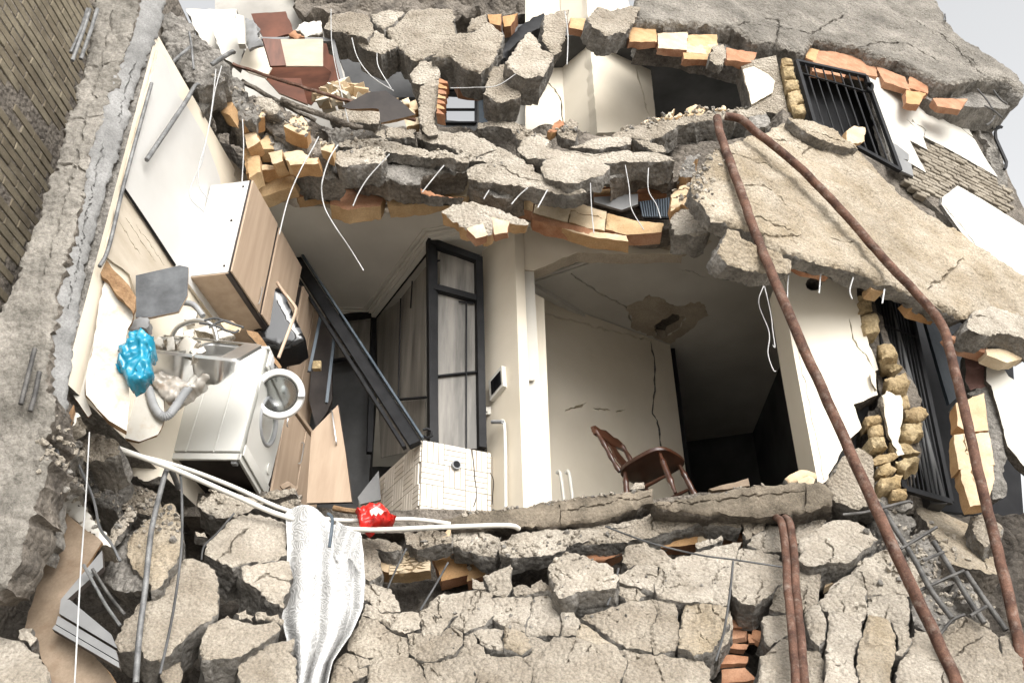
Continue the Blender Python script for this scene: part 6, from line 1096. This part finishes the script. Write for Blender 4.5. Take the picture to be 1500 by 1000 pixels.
# small stones and dust along the ledges
bpy.context.view_layer.update(); DG = bpy.context.evaluated_depsgraph_get(); IV = []; IFc = []; IM = []
_b = bmesh.new(); bmesh.ops.create_icosphere(_b, subdivisions=1, radius=1); ICO = np.array([v.co[:] for v in _b.verts]); ICF = np.array([[v.index for v in f.verts] for f in _b.faces]); _b.free(); NR = np.random.RandomState(3)
def scatter(px, Y, n, sx, sy, smin, smax):
    k0 = 0
    for _ in range(n*4):
        if k0 >= n: break
        k = RNG.randrange(len(px)-1); t = RNG.random(); x = px[k][0]+(px[k+1][0]-px[k][0])*t+RNG.gauss(0,sx); y = px[k][1]+(px[k+1][1]-px[k][1])*t+RNG.gauss(0,sy)
        hit, p, nn_, _i, ob, _m = S.ray_cast(DG, CAMP, ray(x,y).normalized())
        if not hit or nn_.z < .12 or not ob.name.startswith(('cement','concrete','edge_length','floor','clay','mortar','rubble','front_face','slab_core','plaster')): continue
        k0 += 1; s = smin+(smax-smin)*RNG.random()**2.2; R = np.array(Matrix.Rotation(RNG.uniform(0,6),3,(RNG.random(),RNG.random(),.3)))
        v = (ICO*np.array((1,RNG.uniform(.4,.9),RNG.uniform(.3,.8)))+NR.uniform(-.25,.25,(len(ICO),3))) @ R.T * s + np.array(p+nn_*s*.3)
        IFc.append(ICF+len(ICO)*len(IV)); IV.append(v); IM.extend([RNG.choice((0,0,0,2))]*len(ICF))
scatter([(640,757),(760,742),(955,714)], 6.55, 90, 6, 1.5, .008, .022); scatter([(960,730),(1100,708),(1210,690)], 6.42, 120, 8, 2, .008, .03)
scatter([(400,718),(450,735),(520,755),(600,765)], 6.4, 160, 12, 4, .008, .03); scatter([(900,188),(1000,168),(1100,155)], 6.45, 110, 14, 3, .008, .03); scatter([(700,190),(800,195),(880,190)], 6.5, 70, 10, 3, .008, .03)
scatter([(330,120),(420,180),(520,200)], 6.1, 120, 16, 12, .01, .03); scatter([(600,930),(850,870),(1000,840)], 6.15, 110, 60, 22, .006, .018); 
scatter([(150,720),(200,760),(300,720)], 5.75, 140, 30, 25, .008, .03); scatter([(70,640),(110,680),(130,720)], 5.0, 120, 18, 16, .008, .03); scatter([(1300,790),(1350,820),(1420,880)], 6.0, 160, 24, 20, .01, .035)
scatter([(1040,200),(1035,250),(1010,290)], 6.3, 90, 14, 10, .01, .03); scatter([(450,200),(600,230),(720,230)], 6.15, 90, 20, 8, .008, .025); scatter([(620,800),(760,810),(900,790)], 6.45, 120, 24, 10, .008, .028)
_me = bpy.data.meshes.new('debris'); _me.from_pydata(np.concatenate(IV).tolist(), [], np.concatenate(IFc).tolist())
for _mm in (cement_w, clay, core): _me.materials.append(_mm)
_me.polygons.foreach_set('material_index', IM); _me.update(); o = link('debris', _me, cement_w); tag(o, 'small stones and crumbs scattered over the broken ledges', 'debris', kind='stuff')
for q, lab in (([(1325,110),(1395,70),(1460,85),(1465,105),(1400,110),(1350,140)], 'flat cream shard resting on the floor edge'), ([(1380,120),(1430,100),(1455,115),(1440,140),(1390,140)], 'rounded cream shard beside the flat shard on the floor edge'), ([(655,160),(680,130),(715,130),(720,158)], 'pale stone under the wooden chair')):
    loose('K', q, front(6.4 if q[0][0] > 1000 else 6.6), lab, .1, [clay_p if q[0][0] > 1000 else cement_w, core], 0, (0,0,.2), name='stone', cat='stone', rnd=.02, jit=.012)
panel('reddish_board', z('K',[(995,165),(1165,118),(1172,150),(1010,172)]), front(6.5), .04, [board], jit=.008, label='reddish broken board on the floor edge behind the chair', cat='board')
loose('I', [(1110,195),(1160,170),(1270,160),(1275,185),(1180,205)], front(6.1), 'splintered concrete strip by the tan cabinet foot', .06, [cement, core], 0)
panel('bent_card', z('I',[(1205,150),(1240,130),(1285,160),(1270,185),(1250,150),(1220,165)]), front(6.15), .02, [board], jit=.006, label='bent brown card by the tan cabinet foot', cat='card')
tube('wood_stick', [P(*p, 6.4) for p in z('J',[(495,245),(540,255),(600,262)])], .02, chip, 'brown stick lying beside the red bag', 'stick', n=6)
